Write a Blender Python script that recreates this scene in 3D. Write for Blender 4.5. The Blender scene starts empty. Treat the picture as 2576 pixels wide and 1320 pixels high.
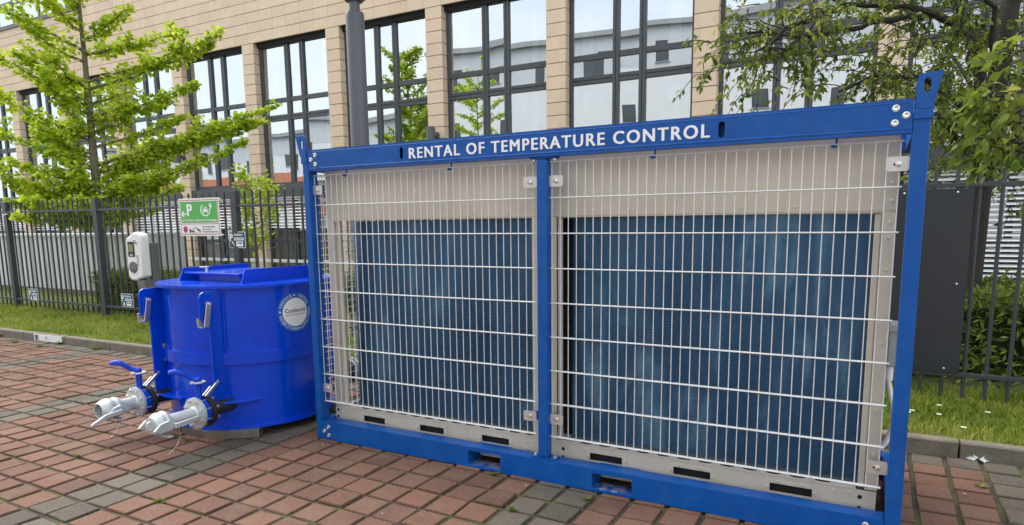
import bpy, bmesh, math, random
import numpy as np
from mathutils import Vector, Matrix

random.seed(7)
rng = np.random.default_rng(7)
S = bpy.context.scene
COL = S.collection

# ------------------------------------------------------------------ camera
CAM = np.array([3.45649983, -3.40994118, 1.53546147])
RW = np.array([[0.87697755, 0.48039296, -0.01153225],
               [0.05823918, -0.13007888, -0.98979174],
               [-0.47698908, 0.8673535, -0.14205395]])      # world -> camera (x right, y down, z forward)
FPX, CX, CY = 1669.79, 1288.0, 800.846                       # the photograph is a crop: its optical axis lies below its centre
cd = bpy.data.cameras.new('camera')
cam = bpy.data.objects.new('camera', cd)
COL.objects.link(cam)
cd.sensor_fit = 'HORIZONTAL'
cd.sensor_width = 36.0
cd.lens = FPX / 2576 * 36.0
cd.shift_y = (CY - 660.0) / 2576
cd.clip_start = 0.05
cd.clip_end = 2000
m = Matrix.Identity(4)
for i in range(3):
    m[i][0] = RW[0][i]
    m[i][1] = -RW[1][i]
    m[i][2] = -RW[2][i]
    m[i][3] = CAM[i]
cam.matrix_world = m
S.camera = cam

# ------------------------------------------------------------------ world, sun, exposure
SUN_EL, SUN_AZ = math.radians(48), math.radians(292)         # azimuth clockwise from +Y: from the left, along the street
W = bpy.data.worlds.new('World')
S.world = W
W.use_nodes = True
nt = W.node_tree
nt.nodes.clear()
out = nt.nodes.new('ShaderNodeOutputWorld')
bg = nt.nodes.new('ShaderNodeBackground')
sky = nt.nodes.new('ShaderNodeTexSky')
sky.sky_type = 'NISHITA'
sky.sun_disc = False
sky.sun_elevation = SUN_EL
sky.sun_rotation = SUN_AZ
sky.air_density = 1.0
sky.dust_density = 2.0
sky.ozone_density = 1.0
tc = nt.nodes.new('ShaderNodeTexCoord')
mp = nt.nodes.new('ShaderNodeMapping')
mp.inputs['Scale'].default_value = (1.0, 1.0, 2.6)
cl = nt.nodes.new('ShaderNodeTexNoise')
cl.inputs['Scale'].default_value = 2.2
cl.inputs['Detail'].default_value = 7
cl.inputs['Roughness'].default_value = 0.55
rp = nt.nodes.new('ShaderNodeValToRGB')
rp.color_ramp.elements[0].position = 0.30
rp.color_ramp.elements[0].color = (0.55, 0.55, 0.55, 1)
rp.color_ramp.elements[1].position = 0.68
rp.color_ramp.elements[1].color = (0.97, 0.97, 0.97, 1)
mx = nt.nodes.new('ShaderNodeMix')
mx.data_type = 'RGBA'
mx.inputs['B'].default_value = (6.3, 6.6, 6.9, 1)             # high thin cloud, sunlit
L = nt.links.new
L(tc.outputs['Generated'], mp.inputs['Vector'])
L(mp.outputs['Vector'], cl.inputs['Vector'])
L(cl.outputs['Fac'], rp.inputs['Fac'])
L(rp.outputs['Color'], mx.inputs['Factor'])
L(sky.outputs['Color'], mx.inputs['A'])
L(mx.outputs['Result'], bg.inputs['Color'])
bg.inputs['Strength'].default_value = 0.105
L(bg.outputs['Background'], out.inputs['Surface'])
sd = bpy.data.lights.new('sun', 'SUN')
sd.energy = 2.3
sd.angle = math.radians(65)
sd.color = (1.0, 0.95, 0.88)
sun = bpy.data.objects.new('sun', sd)
COL.objects.link(sun)
dirv = Vector((math.sin(SUN_AZ) * math.cos(SUN_EL), math.cos(SUN_AZ) * math.cos(SUN_EL), math.sin(SUN_EL)))
sun.rotation_euler = dirv.to_track_quat('Z', 'Y').to_euler()
vs = S.view_settings
vs.view_transform = 'Standard'
vs.look = 'None'
vs.exposure = 1.35
vs.gamma = 1.0
vs.use_curve_mapping = False
S.render.engine = 'CYCLES'
S.cycles.max_bounces = 8
S.cycles.transparent_max_bounces = 12

# ------------------------------------------------------------------ photo pixel -> place on a known plane
def ray(u, v):
    return RW.T @ np.array([(u - CX) / FPX, (v - CY) / FPX, 1.0])
def onY(u, v, Y):
    r = ray(u, v)
    return CAM + r * (Y - CAM[1]) / r[1]
def pixel(p):
    q = RW @ (np.asarray(p, float) - CAM)
    return np.array([CX + FPX * q[0] / q[2], CY + FPX * q[1] / q[2], q[2]])

# ------------------------------------------------------------------ materials
MATS = {}
def mat(name, col, rough=0.5, metal=0.0, var=0.0, vscale=8.0, bump=0.0, bscale=60.0, coat=0.0, spec=0.5, var2=None, v2scale=1.5, v2amt=0.0, chips=None, streak=None):
    """procedural principled material: base colour varied by world-space noise, optional fine relief and a second colour in patches"""
    if name in MATS:
        return MATS[name]
    M = bpy.data.materials.new(name)
    M.use_nodes = True
    t = M.node_tree
    b = t.nodes['Principled BSDF']
    b.inputs['Roughness'].default_value = rough
    b.inputs['Metallic'].default_value = metal
    b.inputs['Specular IOR Level'].default_value = spec
    b.inputs['Coat Weight'].default_value = coat
    b.inputs['Coat Roughness'].default_value = 0.12
    c = (*col, 1)
    b.inputs['Base Color'].default_value = c
    geo = t.nodes.new('ShaderNodeNewGeometry')
    lnk = t.links.new
    if var > 0:
        n = t.nodes.new('ShaderNodeTexNoise')
        n.inputs['Scale'].default_value = vscale
        n.inputs['Detail'].default_value = 6
        n.inputs['Roughness'].default_value = 0.65
        lnk(geo.outputs['Position'], n.inputs['Vector'])
        r = t.nodes.new('ShaderNodeMapRange')
        r.inputs['From Min'].default_value = 0.25
        r.inputs['From Max'].default_value = 0.75
        r.inputs['To Min'].default_value = 1 - var
        r.inputs['To Max'].default_value = 1 + var
        lnk(n.outputs['Fac'], r.inputs['Value'])
        mu = t.nodes.new('ShaderNodeMix')
        mu.data_type = 'RGBA'
        mu.blend_type = 'MULTIPLY'
        mu.inputs['Factor'].default_value = 1
        mu.inputs['A'].default_value = c
        lnk(r.outputs['Result'], mu.inputs['B'])
        last = mu.outputs['Result']
        if var2 is not None:
            n2 = t.nodes.new('ShaderNodeTexNoise')
            n2.inputs['Scale'].default_value = v2scale
            n2.inputs['Detail'].default_value = 5
            lnk(geo.outputs['Position'], n2.inputs['Vector'])
            r2 = t.nodes.new('ShaderNodeMapRange')
            r2.inputs['From Min'].default_value = 0.48
            r2.inputs['From Max'].default_value = 0.66
            r2.inputs['To Min'].default_value = 0
            r2.inputs['To Max'].default_value = v2amt
            lnk(n2.outputs['Fac'], r2.inputs['Value'])
            m2 = t.nodes.new('ShaderNodeMix')
            m2.data_type = 'RGBA'
            m2.inputs['B'].default_value = (*var2, 1)
            lnk(r2.outputs['Result'], m2.inputs['Factor'])
            lnk(last, m2.inputs['A'])
            last = m2.outputs['Result']
        for spec_, mapping in ((streak, True), (chips, False)):
            if spec_ is None:
                continue
            ccol, cscale, lo, hi, camt = spec_
            n3 = t.nodes.new('ShaderNodeTexNoise'); n3.inputs['Scale'].default_value = cscale; n3.inputs['Detail'].default_value = 5; n3.inputs['Roughness'].default_value = .6
            if mapping:                                       # runs of dirt, drawn out downwards
                mq = t.nodes.new('ShaderNodeMapping'); mq.inputs['Scale'].default_value = (1, 1, .07)
                lnk(geo.outputs['Position'], mq.inputs['Vector']); lnk(mq.outputs['Vector'], n3.inputs['Vector'])
            else:
                lnk(geo.outputs['Position'], n3.inputs['Vector'])
            r3 = t.nodes.new('ShaderNodeMapRange'); r3.inputs['From Min'].default_value = lo; r3.inputs['From Max'].default_value = hi; r3.inputs['To Max'].default_value = camt
            lnk(n3.outputs['Fac'], r3.inputs['Value'])
            m3 = t.nodes.new('ShaderNodeMix'); m3.data_type = 'RGBA'; m3.inputs['B'].default_value = (*ccol, 1)
            lnk(r3.outputs['Result'], m3.inputs['Factor']); lnk(last, m3.inputs['A'])
            last = m3.outputs['Result']
        lnk(last, b.inputs['Base Color'])
        rr = t.nodes.new('ShaderNodeMapRange')
        rr.inputs['To Min'].default_value = max(0.02, rough - 0.08)
        rr.inputs['To Max'].default_value = min(1, rough + 0.1)
        lnk(n.outputs['Fac'], rr.inputs['Value'])
        lnk(rr.outputs['Result'], b.inputs['Roughness'])
    if bump > 0:
        nb = t.nodes.new('ShaderNodeTexNoise')
        nb.inputs['Scale'].default_value = bscale
        nb.inputs['Detail'].default_value = 4
        lnk(geo.outputs['Position'], nb.inputs['Vector'])
        bp = t.nodes.new('ShaderNodeBump')
        bp.inputs['Strength'].default_value = bump
        bp.inputs['Distance'].default_value = 0.01
        lnk(nb.outputs['Fac'], bp.inputs['Height'])
        lnk(bp.outputs['Normal'], b.inputs['Normal'])
    MATS[name] = M
    return M

def cell_mat(name, col, dark, px, py, ox, oy, axes=(0, 1), amt=0.35, rough=0.85, bump=0.5, bscale=90, speck=0.25, stain=None):
    """masonry pieces: each cell of the bond takes its own shade"""
    M = bpy.data.materials.new(name)
    M.use_nodes = True
    t = M.node_tree
    lnk = t.links.new
    b = t.nodes['Principled BSDF']
    b.inputs['Roughness'].default_value = rough
    b.inputs['Specular IOR Level'].default_value = 0.3
    geo = t.nodes.new('ShaderNodeNewGeometry')
    sp = t.nodes.new('ShaderNodeSeparateXYZ')
    lnk(geo.outputs['Position'], sp.inputs['Vector'])
    cb = t.nodes.new('ShaderNodeCombineXYZ')
    for k, (a, p, o) in enumerate(((axes[0], px, ox), (axes[1], py, oy))):
        s = t.nodes.new('ShaderNodeMath'); s.operation = 'SUBTRACT'; s.inputs[1].default_value = o
        d = t.nodes.new('ShaderNodeMath'); d.operation = 'DIVIDE'; d.inputs[1].default_value = p
        f = t.nodes.new('ShaderNodeMath'); f.operation = 'FLOOR'
        lnk(sp.outputs[a], s.inputs[0]); lnk(s.outputs[0], d.inputs[0]); lnk(d.outputs[0], f.inputs[0])
        lnk(f.outputs[0], cb.inputs[k])
    wn = t.nodes.new('ShaderNodeTexWhiteNoise'); wn.noise_dimensions = '2D'
    lnk(cb.outputs['Vector'], wn.inputs['Vector'])
    mxx = t.nodes.new('ShaderNodeMix'); mxx.data_type = 'RGBA'
    mxx.inputs['A'].default_value = (*col, 1); mxx.inputs['B'].default_value = (*dark, 1)
    ml = t.nodes.new('ShaderNodeMath'); ml.operation = 'MULTIPLY'; ml.inputs[1].default_value = amt
    lnk(wn.outputs['Value'], ml.inputs[0]); lnk(ml.outputs[0], mxx.inputs['Factor'])
    n = t.nodes.new('ShaderNodeTexNoise'); n.inputs['Scale'].default_value = bscale; n.inputs['Detail'].default_value = 6; n.inputs['Roughness'].default_value = 0.7
    lnk(geo.outputs['Position'], n.inputs['Vector'])
    r = t.nodes.new('ShaderNodeMapRange'); r.inputs['From Min'].default_value = 0.3; r.inputs['From Max'].default_value = 0.7
    r.inputs['To Min'].default_value = 1 - speck; r.inputs['To Max'].default_value = 1 + speck
    lnk(n.outputs['Fac'], r.inputs['Value'])
    mu = t.nodes.new('ShaderNodeMix'); mu.data_type = 'RGBA'; mu.blend_type = 'MULTIPLY'; mu.inputs['Factor'].default_value = 1
    lnk(mxx.outputs['Result'], mu.inputs['A']); lnk(r.outputs['Result'], mu.inputs['B'])
    last = mu.outputs['Result']
    if stain is not None:
        n2 = t.nodes.new('ShaderNodeTexNoise'); n2.inputs['Scale'].default_value = stain[1]; n2.inputs['Detail'].default_value = 7; n2.inputs['Roughness'].default_value = 0.7
        lnk(geo.outputs['Position'], n2.inputs['Vector'])
        r2 = t.nodes.new('ShaderNodeMapRange'); r2.inputs['From Min'].default_value = 0.5; r2.inputs['From Max'].default_value = 0.72
        r2.inputs['To Min'].default_value = 0; r2.inputs['To Max'].default_value = stain[2]
        lnk(n2.outputs['Fac'], r2.inputs['Value'])
        m2 = t.nodes.new('ShaderNodeMix'); m2.data_type = 'RGBA'; m2.inputs['B'].default_value = (*stain[0], 1)
        lnk(r2.outputs['Result'], m2.inputs['Factor']); lnk(last, m2.inputs['A'])
        last = m2.outputs['Result']
    lnk(last, b.inputs['Base Color'])
    if bump:
        bp = t.nodes.new('ShaderNodeBump'); bp.inputs['Strength'].default_value = bump; bp.inputs['Distance'].default_value = 0.006
        lnk(n.outputs['Fac'], bp.inputs['Height']); lnk(bp.outputs['Normal'], b.inputs['Normal'])
    MATS[name] = M
    return M

def leaf_mat(name, c1, c2, c3, vscale=2.5, trans=0.5):
    M = bpy.data.materials.new(name)
    M.use_nodes = True
    t = M.node_tree
    lnk = t.links.new
    t.nodes.clear()
    o = t.nodes.new('ShaderNodeOutputMaterial')
    geo = t.nodes.new('ShaderNodeNewGeometry')
    rnd = geo.outputs['Random Per Island']
    n = t.nodes.new('ShaderNodeTexNoise'); n.inputs['Scale'].default_value = vscale; n.inputs['Detail'].default_value = 3
    lnk(geo.outputs['Position'], n.inputs['Vector'])
    a = t.nodes.new('ShaderNodeMath'); a.operation = 'ADD'
    h = t.nodes.new('ShaderNodeMath'); h.operation = 'MULTIPLY'; h.inputs[1].default_value = 0.75
    lnk(rnd, h.inputs[0]); lnk(h.outputs[0], a.inputs[0])
    h2 = t.nodes.new('ShaderNodeMapRange'); h2.inputs['From Min'].default_value = 0.35; h2.inputs['From Max'].default_value = 0.65
    h2.inputs['To Min'].default_value = -0.1; h2.inputs['To Max'].default_value = 0.35
    lnk(n.outputs['Fac'], h2.inputs['Value']); lnk(h2.outputs['Result'], a.inputs[1])
    r = t.nodes.new('ShaderNodeValToRGB')
    r.color_ramp.elements[0].color = (*c1, 1); r.color_ramp.elements[0].position = 0.05
    r.color_ramp.elements[1].color = (*c3, 1); r.color_ramp.elements[1].position = 0.98
    e = r.color_ramp.elements.new(0.5); e.color = (*c2, 1)
    lnk(a.outputs[0], r.inputs['Fac'])
    d = t.nodes.new('ShaderNodeBsdfPrincipled'); d.inputs['Roughness'].default_value = 0.45; d.inputs['Specular IOR Level'].default_value = 0.35
    lnk(r.outputs['Color'], d.inputs['Base Color'])
    tr = t.nodes.new('ShaderNodeBsdfTranslucent')
    lnk(r.outputs['Color'], tr.inputs['Color'])
    x = t.nodes.new('ShaderNodeMixShader'); x.inputs['Fac'].default_value = trans
    lnk(d.outputs[0], x.inputs[1]); lnk(tr.outputs[0], x.inputs[2]); lnk(x.outputs[0], o.inputs['Surface'])
    MATS[name] = M
    return M

def glass_mat(name, mirror, tint, body):
    """coated glazing: reflection over a dim room"""
    M = bpy.data.materials.new(name)
    M.use_nodes = True
    t = M.node_tree
    lnk = t.links.new
    t.nodes.clear()
    o = t.nodes.new('ShaderNodeOutputMaterial')
    g = t.nodes.new('ShaderNodeBsdfGlossy'); g.inputs['Roughness'].default_value = 0.004; g.inputs['Color'].default_value = (*tint, 1)
    tr = t.nodes.new('ShaderNodeBsdfTransparent'); tr.inputs['Color'].default_value = (*body, 1)
    x = t.nodes.new('ShaderNodeMixShader')
    fr = t.nodes.new('ShaderNodeFresnel'); fr.inputs['IOR'].default_value = 1.5
    mrr = t.nodes.new('ShaderNodeMapRange'); mrr.inputs['To Min'].default_value = mirror; mrr.inputs['To Max'].default_value = 1.0
    lnk(fr.outputs[0], mrr.inputs['Value']); lnk(mrr.outputs['Result'], x.inputs['Fac'])
    lnk(tr.outputs[0], x.inputs[1]); lnk(g.outputs[0], x.inputs[2]); lnk(x.outputs[0], o.inputs['Surface'])
    MATS[name] = M
    return M

PX, PY, POX, POY = 0.197, 0.202, 1.155, -0.234                # paving grid, measured on the ground
BLUE = mat('frame_blue_paint', (0.001, 0.078, 0.335), 0.36, var=0.14, vscale=7, bump=0.08, bscale=160, coat=0.0, spec=.32, var2=(0.02, 0.115, 0.36), v2scale=9, v2amt=.35, chips=((.16, .17, .19), 34, .715, .73, .8), streak=((.01, .05, .20), 16, .55, .75, .45))
TANKB = mat('tank_blue_paint', (0.0, 0.054, 0.56), 0.17, var=0.12, vscale=5, bump=0.05, bscale=40, coat=0.0, spec=.48, var2=(0.0, 0.055, 0.66), v2scale=6, v2amt=.4, streak=((.02, .09, .55), 22, .60, .78, .45))
WEAR = mat('worn_blue_paint', (0.02, 0.09, 0.36), 0.5, var=0.3, vscale=30, var2=(0.35, 0.36, 0.38), v2scale=22, v2amt=0.8)
BEIGE = mat('chiller_beige_paint', (0.58, 0.53, 0.445), 0.42, var=0.07, vscale=2.2, bump=0.05, bscale=300, streak=((.40, .35, .28), 11, .56, .78, .5), chips=((.30, .25, .19), 40, .72, .74, .5))
GALV = mat('galvanised_wire', (0.70, 0.70, 0.69), 0.42, metal=0.15, var=0.12, vscale=14)
ZINC = mat('zinc_bolt', (0.72, 0.72, 0.70), 0.28, metal=0.85, var=0.15, vscale=40)
STEEL = mat('brushed_stainless', (0.62, 0.60, 0.56), 0.30, metal=0.9, var=0.12, vscale=12)
CLIP = mat('clip_plate', (0.62, 0.60, 0.57), 0.34, metal=0.55, var=0.06, vscale=9)
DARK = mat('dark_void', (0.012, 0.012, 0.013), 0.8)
COILB = mat('coil_blue_fins', (0.035, 0.095, 0.17), 0.36, metal=0.45, var=0.45, vscale=3.0, var2=(0.16, 0.34, 0.46), v2scale=2.4, v2amt=0.45)

def coil_mat():
    M = bpy.data.materials.new('coil_blue_fins_streaks_sheen'); M.use_nodes = True
    t = M.node_tree; lnk = t.links.new; b = t.nodes['Principled BSDF']
    b.inputs['Roughness'].default_value = .34; b.inputs['Metallic'].default_value = .35
    geo = t.nodes.new('ShaderNodeNewGeometry'); mp_ = t.nodes.new('ShaderNodeMapping'); mp_.inputs['Scale'].default_value = (5.0, 1, 1.2)
    lnk(geo.outputs['Position'], mp_.inputs['Vector'])
    n = t.nodes.new('ShaderNodeTexNoise'); n.inputs['Scale'].default_value = 1.0; n.inputs['Detail'].default_value = 6; n.inputs['Roughness'].default_value = .62; n.inputs['Distortion'].default_value = .4
    lnk(mp_.outputs['Vector'], n.inputs['Vector'])
    n2 = t.nodes.new('ShaderNodeTexNoise'); n2.inputs['Scale'].default_value = 1.1; n2.inputs['Detail'].default_value = 2
    lnk(geo.outputs['Position'], n2.inputs['Vector'])
    ad = t.nodes.new('ShaderNodeMath'); ad.operation = 'MULTIPLY_ADD'; ad.inputs[1].default_value = .55
    lnk(n2.outputs['Fac'], ad.inputs[0]); lnk(n.outputs['Fac'], ad.inputs[2])
    r = t.nodes.new('ShaderNodeValToRGB'); e = r.color_ramp.elements
    e[0].position = .50; e[0].color = (.038, .118, .235, 1); e[1].position = 1.12 - .12; e[1].color = (.24, .46, .64, 1)  # pale end of the ramp puts reflected light patches into the fin colour
    k = e.new(.84); k.color = (.075, .205, .375, 1)
    lnk(ad.outputs[0], r.inputs['Fac']); lnk(r.outputs['Color'], b.inputs['Base Color'])
    return M
COILB = coil_mat()
RUBBER = mat('black_rubber', (0.02, 0.02, 0.021), 0.55, var=0.2, vscale=20)
HOTDIP = mat('hot_dip_galvanised', (0.52, 0.545, 0.55), 0.42, metal=0.35, var=0.12, vscale=18, bump=0.1, bscale=120)
WHITE = mat('white_paint', (0.80, 0.80, 0.79), 0.4, var=0.04)
LETTER = mat('white_lettering', (0.86, 0.86, 0.86), 0.45)
ANTH = mat('anthracite_paint', (0.045, 0.052, 0.060), 0.42, var=0.12, vscale=6)
FRAMEG = mat('window_frame_grey', (0.060, 0.066, 0.074), 0.4, var=0.08, vscale=4)
POLEG = mat('pole_grey_paint', (0.105, 0.11, 0.125), 0.38, var=0.08, vscale=6)
MORTAR = mat('joint_backing', (0.10, 0.085, 0.07), 0.9, var=0.1)
TILE = cell_mat('sand_terracotta', (0.77, 0.600, 0.440), (0.67, 0.510, 0.370), 0.46, 0.25, -5.0, 6.15, axes=(0, 2), amt=0.6, rough=0.7, bump=0.12, bscale=40, speck=0.08, stain=((0.50, 0.40, 0.30), 1.1, 0.35))
PRED = cell_mat('red_paver', (0.190, 0.097, 0.066), (0.112, 0.060, 0.043), PX, PY, POX, POY, amt=0.9, speck=0.42, bump=0.95, bscale=95, stain=((0.190, 0.132, 0.092), 2.6, 0.75))
PGREY = cell_mat('grey_paver', (0.135, 0.114, 0.090), (0.080, 0.068, 0.054), PX, PY, POX, POY, amt=0.9, speck=0.42, bump=0.95, bscale=95, stain=((0.175, 0.145, 0.108), 3.2, 0.6))
SAND = mat('joint_sand_and_moss', (0.055, 0.044, 0.028), 0.95, var=0.5, vscale=60, bump=0.9, bscale=140, var2=(0.085, 0.105, 0.022), v2scale=3.4, v2amt=0.95)
SOIL = mat('lawn_soil', (0.075, 0.10, 0.028), 0.95, var=0.4, vscale=12, bump=0.6, bscale=30, var2=(0.19, 0.15, 0.07), v2scale=1.7, v2amt=0.5)
ASPH = mat('asphalt', (0.06, 0.06, 0.06), 0.9, var=0.2, vscale=10)
CONC = mat('kerb_concrete', (0.185, 0.158, 0.122), 0.9, var=0.3, vscale=9, bump=0.5, bscale=70, var2=(0.12, 0.115, 0.085), v2scale=5, v2amt=0.6)
SHED = mat('pale_grey_sheet', (0.60, 0.61, 0.60), 0.5, var=0.07, vscale=3)
BARK = mat('tree_bark', (0.17, 0.145, 0.10), 0.9, var=0.35, vscale=18, bump=0.8, bscale=45)
BARKD = mat('dark_bark', (0.038, 0.033, 0.026), 0.9, var=0.35, vscale=18, bump=0.8, bscale=45)
GINK = leaf_mat('ginkgo_leaf', (0.22, 0.36, 0.016), (0.48, 0.62, 0.030), (0.76, 0.80, 0.10))
PRUN = leaf_mat('cherry_leaf', (0.050, 0.100, 0.014), (0.150, 0.225, 0.026), (0.40, 0.40, 0.06))
HEDG = leaf_mat('hedge_leaf', (0.07, 0.11, 0.018), (0.16, 0.22, 0.035), (0.30, 0.32, 0.08), vscale=4)
HEDD = leaf_mat('dark_shrub_leaf', (0.06, 0.10, 0.014), (0.15, 0.21, 0.03), (0.32, 0.35, 0.08), vscale=4)
GRASSM = leaf_mat('grass_blade', (0.12, 0.20, 0.02), (0.28, 0.37, 0.045), (0.50, 0.46, 0.13), vscale=1.6, trans=0.35)
GLASS = glass_mat('coated_window_glass', 0.66, (0.79, 0.845, 0.88), (0.75, 0.78, 0.78))
GLASSL = glass_mat('ground_floor_glass', 0.30, (0.92, 0.95, 0.96), (0.8, 0.82, 0.82))
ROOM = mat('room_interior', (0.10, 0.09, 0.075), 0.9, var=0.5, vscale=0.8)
CURT = mat('curtain', (0.55, 0.50, 0.38), 0.9, var=0.15, vscale=5)
BLIND = mat('blind_slat_aluminium', (0.74, 0.75, 0.76), 0.42, metal=0.2, var=0.05, vscale=3)
RENDERW = mat('white_render', (0.84, 0.85, 0.86), 0.9, var=0.05, vscale=1.5)
RENDERG = mat('grey_render', (0.40, 0.41, 0.42), 0.9, var=0.06, vscale=1.5)
RENDERL = mat('light_grey_render', (0.66, 0.68, 0.70), 0.9, var=0.05, vscale=1.5)
RENDERO = mat('orange_render', (0.60, 0.24, 0.14), 0.9, var=0.06, vscale=1.5)
RENDERY = mat('ochre_render', (0.56, 0.44, 0.27), 0.9, var=0.06, vscale=1.5)
SIGNG = mat('sign_green', (0.085, 0.42, 0.085), 0.4, var=0.04)
SIGNR = mat('sign_red', (0.50, 0.03, 0.06), 0.4)
SIGNP = mat('sign_magenta', (0.42, 0.03, 0.13), 0.45)
SIGNB = mat('sign_petrol_blue', (0.012, 0.085, 0.16), 0.4, var=0.1, vscale=20)
SIGNB2 = mat('sticker_blue', (0.006, 0.105, 0.45), 0.4)
INK = mat('black_ink', (0.02, 0.02, 0.02), 0.5)
GREYP = mat('grey_plastic', (0.13, 0.13, 0.135), 0.45, var=0.08)
BOXG = mat('grey_box_plastic', (0.42, 0.42, 0.41), 0.45, var=0.05)
SCREEN = mat('charger_display', (0.20, 0.22, 0.13), 0.25)
CREAM = mat('cream_washer', (0.66, 0.58, 0.40), 0.5, var=0.2, vscale=40)
DAISY = mat('daisy_petal', (0.85, 0.85, 0.84), 0.6)
YELL = mat('daisy_heart', (0.7, 0.45, 0.03), 0.6)

# ------------------------------------------------------------------ builders
def world_zero(parent):
    """inverse that lets a child carry world coordinates under an Empty set at the thing's base"""
    p = Vector((0, 0, 0))
    q = parent
    while q is not None:
        p = p + q.location
        q = q.parent if q.type == 'EMPTY' else None
    return Matrix.Translation(-p)

def link(o, parent=None):
    COL.objects.link(o)
    if parent is not None:
        o.parent = parent
        if parent.type == 'EMPTY':
            o.matrix_parent_inverse = Matrix.Translation(-Vector(parent.location))
    return o

def thing(name, label, cat, loc, group=None):
    o = bpy.data.objects.new(name, None)
    COL.objects.link(o)
    o.location = loc
    o.empty_display_size = 0.2
    o['label'] = label
    o['category'] = cat
    if group:
        o['group'] = group
    return o

def tag(o, label, cat, group=None):
    o['label'] = label
    o['category'] = cat
    if group:
        o['group'] = group
    return o

class MB:
    def __init__(s):
        s.v = []; s.f = []; s.mi = []
        s.cur = 0
    def poly(s, pts, mi=None):
        b = len(s.v); s.v += [tuple(p) for p in pts]; s.f.append(tuple(range(b, b + len(pts)))); s.mi.append(s.cur if mi is None else mi)
        return s
    def box(s, x0, x1, y0, y1, z0, z1):
        b = len(s.v)
        s.v += [(x, y, z) for z in (z0, z1) for y in (y0, y1) for x in (x0, x1)]
        for f in ((0, 2, 3, 1), (4, 5, 7, 6), (0, 1, 5, 4), (2, 6, 7, 3), (0, 4, 6, 2), (1, 3, 7, 5)):
            s.f.append(tuple(b + i for i in f)); s.mi.append(s.cur)
        return s
    def tube(s, pts, rad, n=8, cap=True):
        pts = [Vector(p) for p in pts]
        rads = rad if hasattr(rad, '__len__') else [rad] * len(pts)
        b0 = len(s.v)
        up = None
        for i, p in enumerate(pts):
            d = (pts[min(i + 1, len(pts) - 1)] - pts[max(i - 1, 0)])
            d = d.normalized() if d.length > 1e-9 else Vector((0, 0, 1))
            if up is None:
                a = Vector((0, 0, 1)) if abs(d.z) < 0.9 else Vector((1, 0, 0))
                up = d.cross(a).normalized()
            up = (up - d * up.dot(d))
            up = up.normalized() if up.length > 1e-6 else d.orthogonal().normalized()
            w = d.cross(up)
            for k in range(n):
                t = 2 * math.pi * k / n
                s.v.append(tuple(p + (up * math.cos(t) + w * math.sin(t)) * rads[i]))
        for i in range(len(pts) - 1):
            for k in range(n):
                a = b0 + i * n + k; c = b0 + i * n + (k + 1) % n
                s.f.append((a, c, c + n, a + n)); s.mi.append(s.cur)
        if cap:
            s.f.append(tuple(b0 + k for k in range(n))[::-1]); s.mi.append(s.cur)
            e = b0 + (len(pts) - 1) * n
            s.f.append(tuple(e + k for k in range(n))); s.mi.append(s.cur)
        return s
    def lathe(s, origin, axis, prof, n=24):
        """profile of (along, radius) turned about an axis"""
        o = Vector(origin); ax = Vector(axis).normalized(); u = ax.orthogonal().normalized(); w = ax.cross(u)
        b0 = len(s.v)
        for a, r in prof:
            for k in range(n):
                t = 2 * math.pi * k / n
                s.v.append(tuple(o + ax * a + (u * math.cos(t) + w * math.sin(t)) * max(r, 1e-4)))
        for i in range(len(prof) - 1):
            for k in range(n):
                a = b0 + i * n + k; c = b0 + i * n + (k + 1) % n
                s.f.append((a, c, c + n, a + n)); s.mi.append(s.cur)
        s.f.append(tuple(b0 + k for k in range(n))[::-1]); s.mi.append(s.cur)
        e = b0 + (len(prof) - 1) * n
        s.f.append(tuple(e + k for k in range(n))); s.mi.append(s.cur)
        return s
    def prism(s, poly, axis, a0, a1):
        """polygon extruded along x, y or z between a0 and a1; poly is in the two other axes in order"""
        def P(q, a):
            return (a, q[0], q[1]) if axis == 'x' else (q[0], a, q[1]) if axis == 'y' else (q[0], q[1], a)
        b = len(s.v); n = len(poly)
        s.v += [P(q, a0) for q in poly] + [P(q, a1) for q in poly]
        s.f.append(tuple(b + i for i in range(n))); s.f.append(tuple(b + n + i for i in range(n))[::-1]); s.mi += [s.cur] * 2
        for i in range(n):
            j = (i + 1) % n
            s.f.append((b + i, b + n + i, b + n + j, b + j)); s.mi.append(s.cur)
        return s
    def mesh(s, name):
        me = bpy.data.meshes.new(name)
        me.from_pydata(s.v, [], s.f)
        bm = bmesh.new(); bm.from_mesh(me)
        bmesh.ops.recalc_face_normals(bm, faces=bm.faces)
        bm.to_mesh(me); bm.free()
        return me
    def build(s, name, material, parent=None, smooth=False, bevel=0.0, seg=2):
        me = s.mesh(name)
        for mm in (material if isinstance(material, (list, tuple)) else [material]):
            me.materials.append(mm)
        if any(s.mi):
            me.polygons.foreach_set('material_index', s.mi)
        o = bpy.data.objects.new(name, me)
        link(o, parent)
        if smooth:
            smooth_by_angle(me)
        if bevel:
            bv = o.modifiers.new('bevel', 'BEVEL'); bv.width = bevel; bv.segments = seg; bv.limit_method = 'ANGLE'; bv.angle_limit = math.radians(40)
            bv.harden_normals = False
        return o

def smooth_by_angle(me, ang=38):
    me.polygons.foreach_set('use_smooth', [True] * len(me.polygons))
    bm = bmesh.new(); bm.from_mesh(me)
    lim = math.radians(ang)
    for e in bm.edges:
        if len(e.link_faces) == 2 and e.calc_face_angle(0) > lim:
            e.smooth = False
    bm.to_mesh(me); bm.free()

def box(name, x0, x1, y0, y1, z0, z1, material, parent=None, bevel=0.003):
    return MB().box(x0, x1, y0, y1, z0, z1).build(name, material, parent, bevel=bevel)

def curve_mesh(cu):
    o = bpy.data.objects.new('tmp', cu)
    COL.objects.link(o)
    me = bpy.data.meshes.new_from_object(o)
    bpy.data.objects.remove(o)
    bpy.data.curves.remove(cu)
    return me

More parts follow.
